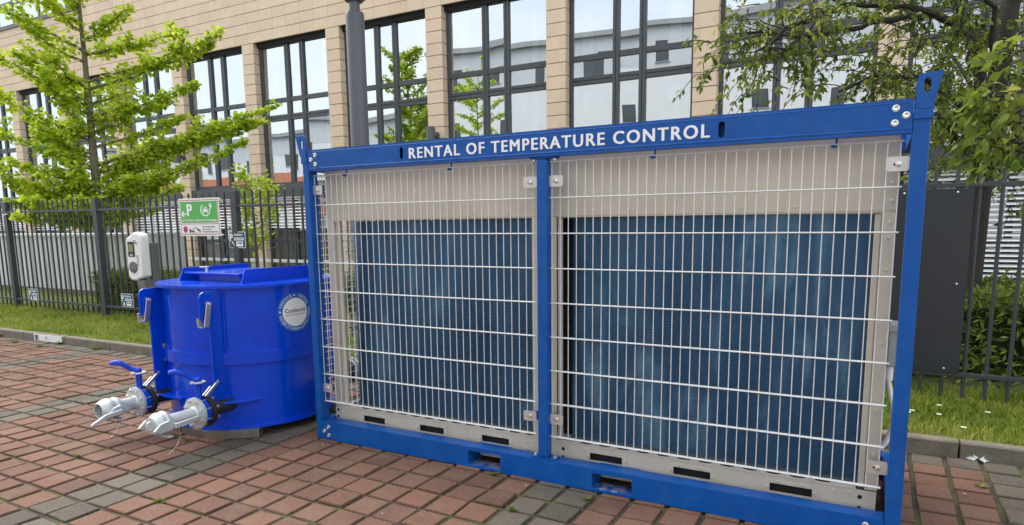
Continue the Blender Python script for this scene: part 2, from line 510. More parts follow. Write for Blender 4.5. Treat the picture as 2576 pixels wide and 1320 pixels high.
def plate2d(outer, holes, thick):
    """flat plate with holes, in local XY, from z=0 to thick"""
    cu = bpy.data.curves.new('tmp', 'CURVE'); cu.dimensions = '2D'; cu.fill_mode = 'BOTH'; cu.extrude = thick / 2
    for ring in [outer] + list(holes):
        sp = cu.splines.new('POLY'); sp.points.add(len(ring) - 1); sp.use_cyclic_u = True
        for p, q in zip(sp.points, ring):
            p.co = (q[0], q[1], 0, 1)
    return curve_mesh(cu)

def stadium(cx, cy, w, h, n=6):
    r = min(w, h) / 2; pts = []
    for k in range(4 * n):
        t = 2 * math.pi * (k + 0.5) / (4 * n)
        pts.append((cx + r * math.cos(t) + math.copysign(max(w / 2 - r, 0), math.cos(t)), cy + r * math.sin(t) + math.copysign(max(h / 2 - r, 0), math.sin(t))))
    return pts

def rrect(x0, x1, y0, y1, r, n=3):
    pts = []
    for cx, cy, a in ((x1 - r, y1 - r, 0), (x0 + r, y1 - r, 90), (x0 + r, y0 + r, 180), (x1 - r, y0 + r, 270)):
        for k in range(n + 1):
            t = math.radians(a + 90 * k / n); pts.append((cx + r * math.cos(t), cy + r * math.sin(t)))
    return pts

def plate_xz(name, outer, holes, y0, thick, material, parent, bevel=0.0):
    """upright plate facing -Y: outline in X and Z, front face at y0"""
    me = plate2d(outer, holes, thick)
    me.transform(Matrix(((1, 0, 0, 0), (0, 0, 1, y0 + thick / 2), (0, 1, 0, 0), (0, 0, 0, 1))))
    me.flip_normals()
    me.name = name
    me.materials.clear(); me.materials.append(material)
    o = bpy.data.objects.new(name, me)
    link(o, parent)
    if bevel:
        bv = o.modifiers.new('bevel', 'BEVEL'); bv.width = bevel; bv.segments = 2; bv.limit_method = 'ANGLE'
    return o

def text_mesh(txt, size, bold=0.0, space=1.0, depth=0.0008, align='CENTER'):
    cu = bpy.data.curves.new('tmp', 'FONT'); cu.body = txt; cu.size = size; cu.align_x = align; cu.align_y = 'CENTER'
    cu.offset = bold * size; cu.space_character = space; cu.extrude = depth; cu.resolution_u = 3
    return curve_mesh(cu)

def fit_text(txt, x0, x1, zc, cap, y, material, parent, name, bold=0.02, space=1.08):
    """one line of lettering on a plane facing -Y, fitted to a width and a cap height"""
    me = text_mesh(txt, 1.0, 0.0, space)
    co = np.empty(len(me.vertices) * 3); me.vertices.foreach_get('co', co); co = co.reshape(-1, 3)
    if bold > 0:                                              # heavier strokes: the outline struck five times, a hair apart
        fs = [tuple(p.vertices) for p in me.polygons]; n0 = len(co)
        sh = [(0, 0), (bold, bold * .35), (-bold, -bold * .35), (bold, -bold * .35), (-bold, bold * .35)]
        co = np.concatenate([co + np.array([dx, dy, k * 4e-4]) for k, (dx, dy) in enumerate(sh)])
        me2 = bpy.data.meshes.new(name); me2.from_pydata([tuple(c) for c in co], [], [tuple(v + n0 * k for v in f) for k in range(5) for f in fs])
        bpy.data.meshes.remove(me); me = me2
    mn, mxv = co.min(0), co.max(0)
    sx = (x1 - x0) / (mxv[0] - mn[0]); sz = cap / (mxv[1] - mn[1])
    new = np.c_[x0 + (co[:, 0] - mn[0]) * sx, y - 0.0005 - (co[:, 2] - mn[2]) * 0.6, zc + (co[:, 1] - (mn[1] + mxv[1]) / 2) * sz]
    me.vertices.foreach_set('co', new.ravel()); me.update()
    me.materials.clear(); me.materials.append(material); me.name = name
    o = bpy.data.objects.new(name, me)
    return link(o, parent)

def fast_mesh(name, verts, loops_per_face, material, parent=None, kind=None):
    """many small faces of equal size straight from numpy"""
    nf = len(verts) // loops_per_face
    me = bpy.data.meshes.new(name)
    me.vertices.add(len(verts)); me.vertices.foreach_set('co', np.ascontiguousarray(verts, dtype=np.float32).ravel())
    me.loops.add(len(verts)); me.loops.foreach_set('vertex_index', np.arange(len(verts), dtype=np.int32))
    me.polygons.add(nf)
    me.polygons.foreach_set('loop_start', np.arange(0, len(verts), loops_per_face, dtype=np.int32))
    me.update(calc_edges=True)
    me.materials.append(material)
    o = bpy.data.objects.new(name, me)
    if kind:
        o['kind'] = kind
    return link(o, parent)

FAN = np.array([(0, 0, 0), (0.42, 0.42, 0.06), (0.50, 0.72, 0.03), (0.16, 0.98, -0.04), (0.0, 0.86, 0.0), (-0.16, 0.98, -0.04), (-0.50, 0.72, 0.03), (-0.42, 0.42, 0.06)])
LANCE = np.array([(0, 0, 0), (0.20, 0.22, 0.05), (0.26, 0.45, 0.07), (0.15, 0.75, 0.02), (0, 1.05, -0.14), (-0.15, 0.75, 0.02), (-0.26, 0.45, 0.07), (-0.20, 0.22, 0.05)])
OVAL = np.array([(0, 0, 0), (0.32, 0.4, 0.06), (0, 1, -0.06), (-0.32, 0.4, 0.06)])

def leaf_verts(pos, dirs, ups, size, shape):
    d = dirs / (np.linalg.norm(dirs, axis=1, keepdims=True) + 1e-9)
    s = np.cross(d, ups); s /= (np.linalg.norm(s, axis=1, keepdims=True) + 1e-9)
    u = np.cross(s, d)
    sh = shape[None, :, :] * size[:, None, None]
    v = pos[:, None, :] + sh[:, :, 0:1] * s[:, None, :] + sh[:, :, 1:2] * d[:, None, :] + sh[:, :, 2:3] * u[:, None, :]
    return v

def leaf_set(parent, pos, dirs, ups, size, shape, material, nsingle):
    """the leaves that show largest are single parts, the rest one mass"""
    v = leaf_verts(pos, dirs, ups, size, shape)
    q = (pos - CAM) @ RW.T
    scale = np.where(q[:, 2] > 0.2, size / np.maximum(q[:, 2], 0.2), 0)
    uu = CX + FPX * q[:, 0] / np.maximum(q[:, 2], .2); vv = CY + FPX * q[:, 1] / np.maximum(q[:, 2], .2)
    scale = np.where((uu > 10) & (uu < 2566) & (vv > 10) & (vv < 1310), scale, 0)
    order = np.argsort(-scale)
    single, rest = order[:nsingle], order[nsingle:]
    single = single[scale[single] > 0]
    k = shape.shape[0]
    for i in single:
        me = bpy.data.meshes.new('leaf'); me.from_pydata([tuple(p) for p in v[i]], [], [tuple(range(k))]); me.materials.append(material)
        link(bpy.data.objects.new('leaf', me), parent)
    fast_mesh('crown', v[rest].reshape(-1, 3), k, material, parent, kind='stuff')

# ================================================================== SETTING: ground, paving, kerb, lawn
def structure(o):
    o['kind'] = 'structure'
    return o
g = MB(); g.poly([(-600, -600, -0.06), (600, -600, -0.06), (600, 600, -0.06), (-600, 600, -0.06)])
structure(g.build('ground', ASPH))
KY = lambda x: 1.50 + 0.021 * x                                # front face of the kerb, read from the photograph
pv = MB()
pv.poly([(-16, -16, -0.012), (11, -16, -0.012), (11, KY(11) + 0.04, -0.012), (-16, KY(-16) + 0.04, -0.012)])
pavement = structure(pv.build('pavement', SAND))

# pavers: a square grid with a double dark grey column every twelve
def paver_mesh(k, material):
    r = random.Random(k)
    a, b = PX / 2 - 0.0115 - r.random() * 0.003, PY / 2 - 0.0100 - r.random() * 0.003
    j = lambda: r.uniform(-0.0025, 0.0025)
    base = [(-a, -b), (a, -b), (a, b), (-a, b)]
    lo = [(x + j(), y + j()) for x, y in base]
    mid = lo
    topi = [(x * 0.955 + j() * .4, y * 0.955 + j() * .4) for x, y in lo]
    v = [(x, y, -0.04) for x, y in lo] + [(x, y, -0.006) for x, y in mid] + [(x, y, 0.0) for x, y in topi]
    f = [(8, 9, 10, 11)]
    for i in range(4):
        q = (i + 1) % 4
        f.append((i, q, 4 + q, 4 + i)); f.append((4 + i, 4 + q, 8 + q, 8 + i))
    me = bpy.data.meshes.new('paver'); me.from_pydata(v, [], f); me.materials.append(material)
    return me
PM = {False: [paver_mesh(k, PRED) for k in range(8)], True: [paver_mesh(k + 50, PGREY) for k in range(6)]}
cells = []
for i in range(-62, 42):
    for j in range(-50, 11):
        x, y = POX + (i + 0.5) * PX, POY + (j + 0.5) * PY
        if y + PY / 2 > KY(x) + 0.05 or y < -9 or x > 8:
            continue
        grey = ((i - 3) % 12) in (0, 1) or y + PY * 1.05 > KY(x)
        q = pixel((x, y, 0))
        vis = q[2] > 0.3 and -40 < q[0] < 2616 and 600 < q[1] < 1360
        hid = (-0.05 < x < 3.62 and 0.12 < y < 1.0)
        area = 1.0 / q[2] ** 3 if vis and not hid else 0
        cells.append((area, x, y, grey, i, j))
cells.sort(key=lambda c: -c[0])
rest_v, rest_f, rest_m = [], [], []
for n, (area, x, y, grey, i, j) in enumerate(cells):
    rz, tx, ty, dz = random.gauss(0, .014), random.gauss(0, .012), random.gauss(0, .012), random.gauss(0, .0028)
    src = random.choice(PM[grey])
    M4 = Matrix.Translation((x + random.gauss(0, .0015), y + random.gauss(0, .0015), dz)) @ Matrix.Rotation(rz, 4, 'Z') @ Matrix.Rotation(tx, 4, 'X') @ Matrix.Rotation(ty, 4, 'Y')
    if n < 300 and area > 0:
        o = bpy.data.objects.new('paver', src); link(o, pavement); o.matrix_local = M4
    else:
        b = len(rest_v)
        rest_v += [tuple(M4 @ v.co) for v in src.vertices]
        for p in src.polygons:
            rest_f.append(tuple(b + k for k in p.vertices)); rest_m.append(1 if grey else 0)
me = bpy.data.meshes.new('paver_field'); me.from_pydata(rest_v, [], rest_f); me.materials.append(PRED); me.materials.append(PGREY)
me.polygons.foreach_set('material_index', rest_m)
o = bpy.data.objects.new('paver_field', me); o['kind'] = 'stuff'; link(o, pavement)

# lawn strip and garden behind the kerb
lw = MB()
nx = 90
for i in range(nx):
    xa, xb = -34 + 50 * i / nx, -34 + 50 * (i + 1) / nx
    h = lambda x, y: 0.085 + 0.02 * math.sin(x * 2.1 + y) + 0.012 * math.sin(x * 5.3 - 2 * y)
    ys = lambda x: [KY(x) + 0.07, KY(x) + 0.35, KY(x) + 0.8, 2.9, 3.6, 5, 9.2]
    A, B = ys(xa), ys(xb)
    for k in range(6):
        lw.poly([(xa, A[k], h(xa, A[k])), (xb, B[k], h(xb, B[k])), (xb, B[k + 1], h(xb, B[k + 1])), (xa, A[k + 1], h(xa, A[k + 1]))])
lawn = structure(lw.build('lawn', SOIL))
# kerb of single stones
kb = MB(); kb.box(-16, 11, 1.0, 1.02, -0.5, -0.4)
kerb = structure(kb.build('kerb', CONC))
x = -14.0
kx = 0
while x < 9:
    ln = 0.995
    y0, y1 = KY(x), KY(x + ln)
    s = MB()
    t = 0.105 + random.uniform(-.004, .004)
    ya, yb = y0, y0 + 0.085
    s.prism([(ya, -0.05), (ya + .002, t - 0.012), (ya + 0.014, t), (yb, t), (yb, -0.05)], 'x', x, x + ln - 0.007)
    for k in range(len(s.v)):
        v = s.v[k]; s.v[k] = (v[0], v[1] + (v[0] - x) * 0.021, v[2])
    s.build('kerbstone', CONC, kerb, bevel=0.004)
    x += 1.0

# grass blades: too many to count
def grass(name, n, xr, yfun, hmin, hmax, label):
    X = rng.uniform(xr[0], xr[1], n); Y = yfun(X, rng.random(n))
    clump = 0.5 + 0.5 * np.sin(X * 3.1 + 1.3 * np.sin(Y * 4)) * np.sin(Y * 5.2 + X)
    Hh = (hmin + (hmax - hmin) * rng.random(n) ** 1.6) * (0.65 + 0.6 * clump)
    Z = 0.075 + 0.02 * np.sin(X * 2.1 + Y) + 0.012 * np.sin(X * 5.3 - 2 * Y)
    a = rng.uniform(0, 2 * np.pi, n); w = rng.uniform(0.003, 0.006, n)
    lean = rng.uniform(0.1, 0.75, n) * Hh; b = rng.uniform(0, 2 * np.pi, n)
    P = np.c_[X, Y, Z]
    side = np.c_[np.cos(a) * w, np.sin(a) * w, 0 * w]
    mid = P + np.c_[np.cos(b) * lean * .35, np.sin(b) * lean * .35, Hh * .62]
    top = P + np.c_[np.cos(b) * lean, np.sin(b) * lean, Hh]
    v = np.stack([P - side, P + side, mid + side * .8, top, mid - side * .8], 1)
    o = fast_mesh(name, v.reshape(-1, 3), 5, GRASSM, None, 'stuff')
    o['label'] = label; o['category'] = 'grass'
    return o
def strip(x, r): return KY(x) + 0.075 + r * (3.25 - KY(x) - 0.075)
grass('grass', 42000, (-13.5, -3.0), strip, 0.03, 0.085, 'short green lawn grass between kerb and metal fence beside the tank')
grass('grass', 30000, (2.6, 6.0), strip, 0.03, 0.085, 'short daisy-dotted lawn grass below the dark panel on the fence')
grass('grass', 12000, (-3.0, 2.6), strip, 0.03, 0.085, 'lawn grass behind the blue steel frame seen through its mesh')
grass('grass', 16000, (-16, -1), lambda x, r: 3.25 + r * 4.5, 0.04, 0.16, 'longer garden grass behind the metal fence')

# weeds in the joints near the kerb
def weed(x, y, s, label):
    n = 26
    pos = np.tile(np.array([[x, y, 0.0]]), (n, 1)) + rng.normal(0, s * .18, (n, 3)) * np.array([1, 1, 0])
    a = rng.uniform(0, 2 * np.pi, n)
    d = np.c_[np.cos(a), np.sin(a), rng.uniform(.25, 1.1, n)]
    v = leaf_verts(pos, d, np.tile([0, 0, 1.0], (n, 1)), s * rng.uniform(.5, 1.1, n), OVAL * np.array([.6, 1, 1]))
    o = fast_mesh('weed', v.reshape(-1, 3), 4, HEDG)
    tag(o, label, 'weed', 'weeds growing in the paving joints')
def onZ0(u, v, z=0.0):
    r = ray(u, v); return CAM + r * (z - CAM[2]) / r[2]
for (u, v, s, wl) in ((171, 862, .10, 'leafy green weed at the kerb foot just right of the white bay plate'), (262, 875, .11, 'spreading green weed at the kerb foot between bay plate and blue tank'),
                      (40, 862, .10, 'green weed in the paving left of the white bay plate'), (400, 1262, .06, 'green weed tuft in the red paving beside the double grey row'),
                      (1242, 1195, .05, 'tiny green weed before the left forklift pocket'), (30, 842, .12, 'large dull weed clump against the kerb left of the bay plate'),
                      (1290, 1283, .05, 'tiny green weed at the edge of the grey pavers near the frame'), (100, 872, .08, 'low green weed in the paving below the white bay plate'),
                      (470, 1108, .045, 'tiny weed in the joint beside the steel support under the tank'), (196, 1148, .05, 'small green weed in red paving below the open hose coupling'),
                      (1475, 1258, .05, 'small green weed beside the right forklift pocket'), (2468, 1226, .05, 'small green weed in the paving between container and kerb')):
    p = onZ0(u, v)
    weed(p[0], min(p[1], KY(p[0]) - 0.03), s * .75, wl)

# moss cushions and grit in the joints: too many to count
n = 5200
ci = rng.integers(-40, 34, n); cj = rng.integers(-16, 9, n)
along = rng.random(n); hor = rng.random(n) < 0.5
gx = POX + np.where(hor, ci + along, ci) * PX; gy = POY + np.where(hor, cj, cj + along) * PY
gx += np.where(hor, 0, rng.normal(0, .005, n)); gy += np.where(hor, rng.normal(0, .005, n), 0)
ok = gy < KY(gx) - 0.02
gx, gy = gx[ok], gy[ok]; n = len(gx)
rr = rng.uniform(.0015, .0042, n)
tet = np.array([(1, 0, -.4), (-.6, .8, -.4), (-.6, -.8, -.4), (0, 0, 1.0)])
T = tet[[[0, 1, 3], [1, 2, 3], [2, 0, 3]]].reshape(9, 3)
ang = rng.uniform(0, 6.28, n); ca, sa = np.cos(ang), np.sin(ang)
V = np.empty((n, 9, 3)); V[:, :, 0] = ca[:, None] * T[:, 0] - sa[:, None] * T[:, 1]; V[:, :, 1] = sa[:, None] * T[:, 0] + ca[:, None] * T[:, 1]; V[:, :, 2] = T[:, 2]
V = V * rr[:, None, None] + np.c_[gx, gy, np.full(n, -0.009)][:, None, :]
GRIT = mat('joint_grit', (0.24, 0.20, 0.145), 0.9, var=0.5, vscale=90)
o = fast_mesh('grit', V.reshape(-1, 3), 3, GRIT, None, 'stuff'); tag(o, 'pale grit lying in the joints between the pavers', 'grit')

# ================================================================== OFFICE BUILDING behind the fence
BY = 9.0
PITCH, WX0, WW = 2.9, -5.0, 2.48
wins = [WX0 + PITCH * k for k in range(-9, 5)]                  # left edges of the window bays
ZT, ZS, ZB = 6.15, 2.58, 2.43
bld = thing('office_building', 'sand-coloured terracotta clad office building with tall grey-framed windows', 'building', (-6, 9.2, 0.0))
# backing walls
wl = MB()
wl.box(-33, 12, BY + 0.03, BY + 0.34, ZT, 12.5)
for k in range(len(wins) - 1):
    wl.box(wins[k] + WW + 0.03, wins[k + 1] - 0.03, BY + 0.03, BY + 0.34, 0.0, ZT)
wl.build('wall', MORTAR, bld, bevel=0)
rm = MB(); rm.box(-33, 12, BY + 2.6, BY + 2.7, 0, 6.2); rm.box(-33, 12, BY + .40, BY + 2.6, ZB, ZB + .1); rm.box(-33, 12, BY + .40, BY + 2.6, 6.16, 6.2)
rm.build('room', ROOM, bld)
tiles = []      # (x0,x1,y0,y1,z0,z1)
UPW = (-32, -18.15)                                         # upper window band, top left of the photograph
for r in range(0, 17):
    z0 = ZT + 0.25 * r + 0.006; z1 = z0 + 0.25 - 0.014
    for c in range(-60, 22):
        x0 = WX0 + 0.46 * c + (0.23 if r % 5 == 4 else 0)
        if 8.2 <= z1 and z0 < 10.3 and UPW[0] < x0 + .2 < UPW[1]:
            continue
        tiles.append((x0 + .003, x0 + 0.457, BY - 0.012, BY + 0.03, z0, z1))
for k in range(len(wins) - 1):
    xa, xb = wins[k] + WW, wins[k + 1]
    for r in range(-25, 0):
        z0 = ZT + 0.25 * r + 0.006; z1 = z0 + 0.236
        tiles.append((xa, xb, BY - 0.012, BY + 0.03, z0, z1))
        tiles.append((xb - 0.03, xb + .002, BY + 0.033, BY + 0.24, z0, z1))
        if xa > 2:
            tiles.append((xa - .002, xa + 0.03, BY + 0.033, BY + 0.24, z0, z1))
sc = []
for t in tiles:
    q = pixel(((t[0] + t[1]) / 2, t[2], (t[4] + t[5]) / 2))
    vis = -20 < q[0] < 2600 and -20 < q[1] < 700 and q[2] > 0
    if vis and 760 < q[0] < 2330 and q[1] > 380 - (q[0] - 770) * .086:
        vis = False                                           # behind the blue frame
    sc.append((q[2] if vis else 1e6) + (0.0 if t[1] - t[0] > .1 else 6))
order = np.argsort(sc)
tcache = {}
restt = MB()
for n, i in enumerate(order):
    t = tiles[i]
    if n < 300 and sc[i] < 1e5:
        dims = tuple(round(v, 3) for v in (t[1] - t[0], t[3] - t[2], t[5] - t[4]))
        if dims not in tcache:
            b = MB(); b.box(0, dims[0], 0, dims[1], 0, dims[2]); me = b.mesh('cladding_tile'); me.materials.append(TILE); tcache[dims] = me
        o = bpy.data.objects.new('cladding_tile', tcache[dims]); link(o, bld)
        o.location = (t[0], t[2] + random.gauss(0, .0012), t[4])
    else:
        restt.box(*t)
o = restt.build('cladding_field', TILE, bld); o['kind'] = 'stuff'

def pane(x0, x1, y, z0, z1, parent, material, tilt=0.0030):
    """float glass: a touch out of true and faintly bowed, so that reflections break from pane to pane"""
    a, b = random.gauss(0, tilt), random.gauss(0, tilt)
    dx, dz = x1 - x0, z1 - z0
    k1, k2, p1, p2 = random.uniform(.0010, .0026), random.uniform(.0010, .0030), random.uniform(0, 6), random.uniform(0, 6)
    N, Mz = 8, 10
    vv, ff = [], []
    for j in range(Mz + 1):
        for i in range(N + 1):
            x, z = x0 + dx * i / N, z0 + dz * j / Mz
            vv.append((x, y + (x - (x0 + x1) / 2) * a + (z - (z0 + z1) / 2) * b + k1 * math.sin(x * 3.1 + p1) + k2 * math.sin(z * 2.3 + p2 + x), z))
    for j in range(Mz):
        for i in range(N):
            q = j * (N + 1) + i
            ff.append((q, q + 1, q + N + 2, q + N + 1))
    me = bpy.data.meshes.new('pane'); me.from_pydata(vv, [], ff); me.materials.append(material)
    me.polygons.foreach_set('use_smooth', [True] * len(ff))
    return link(bpy.data.objects.new('pane', me), parent)
FY = BY + 0.20
for k, wx in enumerate(wins[:-1]):
    xs = [wx, wx + WW * 0.39, wx + WW * 0.60, wx + WW]
    f = MB()
    # outer frame, mullions, transoms
    f.box(xs[0], xs[0] + .075, FY - .04, FY + .04, ZS, ZT - .09); f.box(xs[3] - .075, xs[3], FY - .04, FY + .04, ZS, ZT - .09)
    f.box(xs[0], xs[3], FY - .045, FY + .045, ZT - .10, ZT); f.box(xs[0], xs[3], FY - .045, FY + .045, ZS - .02, ZS + .075)
    for xm in xs[1:3]:
        f.box(xm - .062, xm - .005, FY - .05, FY + .04, ZS + .075, ZT - .10); f.box(xm + .005, xm + .062, FY - .05, FY + .04, ZS + .075, ZT - .10)
        f.box(xm - .006, xm + .006, FY - .02, FY + .03, ZS + .075, ZT - .10)
    for a, b in ((xs[0] + .075, xs[1] - .062), (xs[1] + .062, xs[2] - .062), (xs[2] + .062, xs[3] - .075)):
        f.box(a, b, FY - .038, FY + .035, 4.205, 4.272); f.box(a, b, FY - .038, FY + .035, 4.288, 4.355); f.box(a, b, FY - .02, FY + .03, 4.27, 4.29)
        f.box(a, b, FY - .036, FY + .035, 4.655, 4.765)
    win = f.build('window', FRAMEG, bld, bevel=0.004)
    for a, b in ((xs[0] + .07, xs[1] - .056), (xs[1] + .056, xs[2] - .056), (xs[2] + .056, xs[3] - .07)):
        for z0, z1 in ((ZS + .07, 4.21), (4.35, 4.66), (4.76, ZT - .095)):
            pane(a, b, FY, z0, z1, win, GLASS)
        for zc in (4.31, 4.71):
            if (b - a) > .6:
                for xx in (a + .12, b - .12):
                    MB().box(xx - .025, xx + .025, FY - .047, FY - .037, zc - .006, zc + .006).build('drain_cap', POLEG, win)
    # light curtains standing behind the glass
    cu = MB()
    for xx in (xs[0] + .16, xs[3] - .55):
        cu.box(xx, xx + random.uniform(.10, .22), FY + .25, FY + .28, ZS, ZT - .1)
    cu.build('curtain', WHITE, bld)
    # spandrel band and shade box
    box('spandrel_panel', xs[0] - .0, xs[3] + .0, BY + .02, BY + .2, ZB - .14, ZS - .024, FRAMEG, bld, bevel=.004)
    box('lintel_panel', xs[0], xs[3], BY + .1, BY + .15, ZT - .10, ZT - .002, DARK, bld, bevel=0)
    # ground floor glazing
    gf = MB(); G0, G1 = 0.12, ZB - .14
    gf.box(xs[0], xs[0] + .07, FY - .03, FY + .04, G0, G1); gf.box(xs[3] - .07, xs[3], FY - .03, FY + .04, G0, G1)
    gf.box(xs[0] + .07, xs[3] - .07, FY - .03, FY + .04, G0, G0 + .08)
    for xm in xs[1:3]:
        gf.box(xm - .05, xm + .05, FY - .035, FY + .04, G0 + .08, G1)
    for a, b in ((xs[0] + .07, xs[1] - .05), (xs[1] + .05, xs[2] - .05), (xs[2] + .05, xs[3] - .07)):
        gf.box(a, b, FY - .03, FY + .04, 1.08, 1.18)
    gw = gf.build('window', FRAMEG, bld, bevel=.004)
    for a, b in ((xs[0] + .065, xs[1] - .045), (xs[1] + .045, xs[2] - .045), (xs[2] + .045, xs[3] - .065)):
        for z0, z1 in ((G0 + .075, 1.085), (1.175, G1)):
            pane(a, b, FY, z0, z1, gw, GLASSL)
    cc = MB()
    cc.box(xs[0] + .1, xs[0] + .45, FY + .3, FY + .33, G0, G1); cc.box(xs[2] + .1, xs[2] + .4, FY + .3, FY + .33, G0, G1)
    cc.build('curtain', CURT, bld)
    # outside blinds, lowered to different heights
    low = {1: 1.55, 2: 1.35, 3: 1.5, 4: 1.44, 5: 1.45, 6: 1.3, 7: 1.3, 8: 0.9, 9: 0.32}.get(k - 3, 1.5)
    if low is not None:
        for a, b in (((xs[0] + .05, xs[1] - .02), (xs[1] + .02, xs[3] - .02)) if k != 7 else ((xs[0] + .03, xs[2] - .02),)):
            hb = MB().box(a, b, BY + .06, BY + .13, G1 - .05, G1 + .005).build('blind', BLIND, bld)
            z = G1 - .075
            sl = None
            while z > low:
                sm = MB(); y0 = BY + .065
                sm.prism([(y0, z - .022), (y0 + .02, z + .002), (y0 + .055, z + .018), (y0 + .058, z + .012), (y0 + .022, z - .004), (y0 + .004, z - .026)], 'x', a + .01, b - .01)
                sm.build('slat', BLIND, hb)
                z -= 0.078
            box('bottom_bar', a, b, BY + .075, BY + .115, low - .05, low - .02, FRAMEG, hb, bevel=.002)
# part-raised blind at the head of one upper window
hb = MB().box(wins[10] + .05, wins[10] + WW * .39, BY + .05, BY + .12, 6.03, 6.10).build('blind', BLIND, bld)
for q in range(5):
    z = 6.01 - q * .03
    MB().prism([(BY + .055, z - .01), (BY + .085, z + .004), (BY + .115, z + .006), (BY + .085, z - .002)], 'x', wins[10] + .06, wins[10] + WW * .39 - .01).build('slat', BLIND, hb)
# upper window strip
uf = MB(); X0, X1 = UPW
uf.box(X0, X1, BY - .012, BY + .026, 8.17, 8.27); uf.box(X1 - .09, X1, BY - .012, BY + .026, 8.27, 10.3)
xm = X1 - .8; ups = []
while xm > X0:
    uf.box(xm - .05, xm + .05, BY - .012, BY + .026, 8.27, 10.3); ups.append(xm); xm -= random.choice((.55, 1.0))
edges = [X1 - .09] + ups
for a, b in zip(edges[1:], edges[:-1]):
    uf.box(a + .05, b - (.05 if b != X1 - .09 else 0), BY - .010, BY + .024, 8.85, 8.98)
uw = uf.build('window', FRAMEG, bld, bevel=.004)
for a, b in zip(edges[1:], edges[:-1]):
    pane(a + .04, b - .04, BY + .010, 8.26, 8.86, uw, GLASS); pane(a + .04, b - .04, BY + .010, 8.97, 10.3, uw, GLASS)
box('window_sill', X0, X1 + .02, BY - .05, BY + .028, 8.13, 8.168, FRAMEG, bld, bevel=.004)

# wall spotlights on the piers
def wall_light(x, z, label):
    t = thing('wall_light', label, 'lamp', (x, BY - .012, z), 'cylinder lights on the piers')
    b = MB(); b.lathe((x, BY - .23, z - .17), (0, 0, 1), [(0, .088), (.004, .095), (.335, .095), (.34, .088), (.335, .08), (.30, .08)], 24); b.build('lamp_body', POLEG, t, smooth=True)
    b = MB(); b.lathe((x, BY - .14, z), (0, 1, 0), [(0, .05), (.09, .05), (.095, .085), (.128, .085)], 20); b.build('bracket', POLEG, t, smooth=True)
wall_light(-13.86, 3.48, 'grey cylinder wall light on a pier behind the ginkgo branches')
wall_light(-5.2, 3.46, 'grey cylinder wall light on the pier right of the lamp post')

# ================================================================== FENCE on the lawn
FYY = 2.9
def zlawn(x, y): return 0.085 + 0.02 * math.sin(x * 2.1 + y) + 0.012 * math.sin(x * 5.3 - 2 * y)
fence = thing('metal_fence', 'anthracite steel picket fence standing in the lawn before the building', 'fence', (-3, FYY, 0.09))
posts = [-13.3, -10.50, -7.68, -4.36, -1.5, 1.3, 2.6, 5.35]
for i, x in enumerate(posts):
    h = 2.02 if x < 0 else 1.93
    MB().box(x - .055, x + .055, FYY - .03, FYY + .05, 0.02, h).build('post', ANTH, fence, bevel=.004)
pk = MB(); pk.box(-.011, .011, -.011, .011, 0, 1.0); pkm = pk.mesh('picket'); pkm.materials.append(ANTH)
pr = MB(); pr.tube([(0, 0, 0), (0, 0, 1)], .0145, 8); prm = pr.mesh('picket'); prm.materials.append(ANTH)
for a, b in zip(posts[:-1], posts[1:]):
    h = 1.0
    right = a > 0
    zt = 1.79 if right else 1.80 + (-a) * 0.0035
    zt2 = 1.79 if right else 1.80 + (-b) * 0.0035
    zl = 0.285 if right else 0.258
    for z0, z1 in ((zt, zt2), (zl, zl)):
        r_ = MB(); r_.box(a + .055, b - .055, FYY - .02, FYY + .02, 0, .035)
        r_.v = [(x, y, z + (z0 + (z1 - z0) * (x - a) / (b - a)) - .0175) for x, y, z in r_.v]
        r_.build('rail', ANTH, fence, bevel=.003)
    n = max(2, round((b - a - .11) / 0.150))
    for k in range(1, n):
        x = a + .055 + (b - a - .11) * k / n
        o = bpy.data.objects.new('picket', prm if right else pkm); link(o, fence)
        zb_, zt_ = (0.09, 1.905) if right else (0.13, 2.0 + (-x) * .002)
        o.location = (x, FYY, zb_); o.scale = (1, 1, zt_ - zb_)
# dark panel fixed to the fence right of the container
pn = thing('fence_panel', 'flat dark anthracite sheet panel screwed to the fence beside the container', 'panel', (3.7, FYY - .03, .30))
MB().box(3.02, 4.085, FYY - .034, FYY - .026, .305, 1.765).build('sheet', mat('panel_anthracite', (0.026, 0.030, 0.036), 0.38, var=.15, vscale=3), pn, bevel=.001)
for x in (3.2, 3.62, 3.98):
    for z in (.335, 1.735):
        b = MB(); b.lathe((x, FYY - .034, z), (0, -1, 0), [(0, .008), (.003, .008), (.006, .004)], 10); b.build('screw', ZINC, pn, smooth=True)
b = MB(); b.lathe((4.02, FYY - .034, 1.02), (0, -1, 0), [(0, .008), (.003, .008), (.006, .004)], 10); b.build('screw', ZINC, pn, smooth=True)

# ================================================================== SIGNS on the fence
GY = 2.865
sg = thing('parking_sign', 'green and white electric car parking sign with red border on fence', 'sign', (-5.07, GY, 1.4))
sx0, sx1, sz0, sz1 = -5.52, -4.635, 1.405, 1.94
MB().box(sx0, sx1, GY - .004, GY, sz0, sz1).build('board', WHITE, sg, bevel=.001)
def flat(name, pts, y, material, parent):
    m_ = MB(); m_.prism(pts, 'y', y - .0016, y); return m_.build(name, material, parent)
def ring_rect(name, x0, x1, z0, z1, w, y, material, parent):
    m_ = MB(); m_.box(x0, x1, y - .0012, y, z0, z0 + w); m_.box(x0, x1, y - .0012, y, z1 - w, z1); m_.box(x0, x0 + w, y - .0012, y, z0 + w, z1 - w); m_.box(x1 - w, x1, y - .0012, y, z0 + w, z1 - w)
    return m_.build(name, material, parent)
yf = GY - .0042
ring_rect('border', sx0 + .022, sx1 - .022, sz0 + .022, sz1 - .022, .009, yf, SIGNR, sg)
MB().box(sx0 + .022, sx1 - .022, yf - .0012, yf, 1.575, 1.583).build('divider', SIGNR, sg)
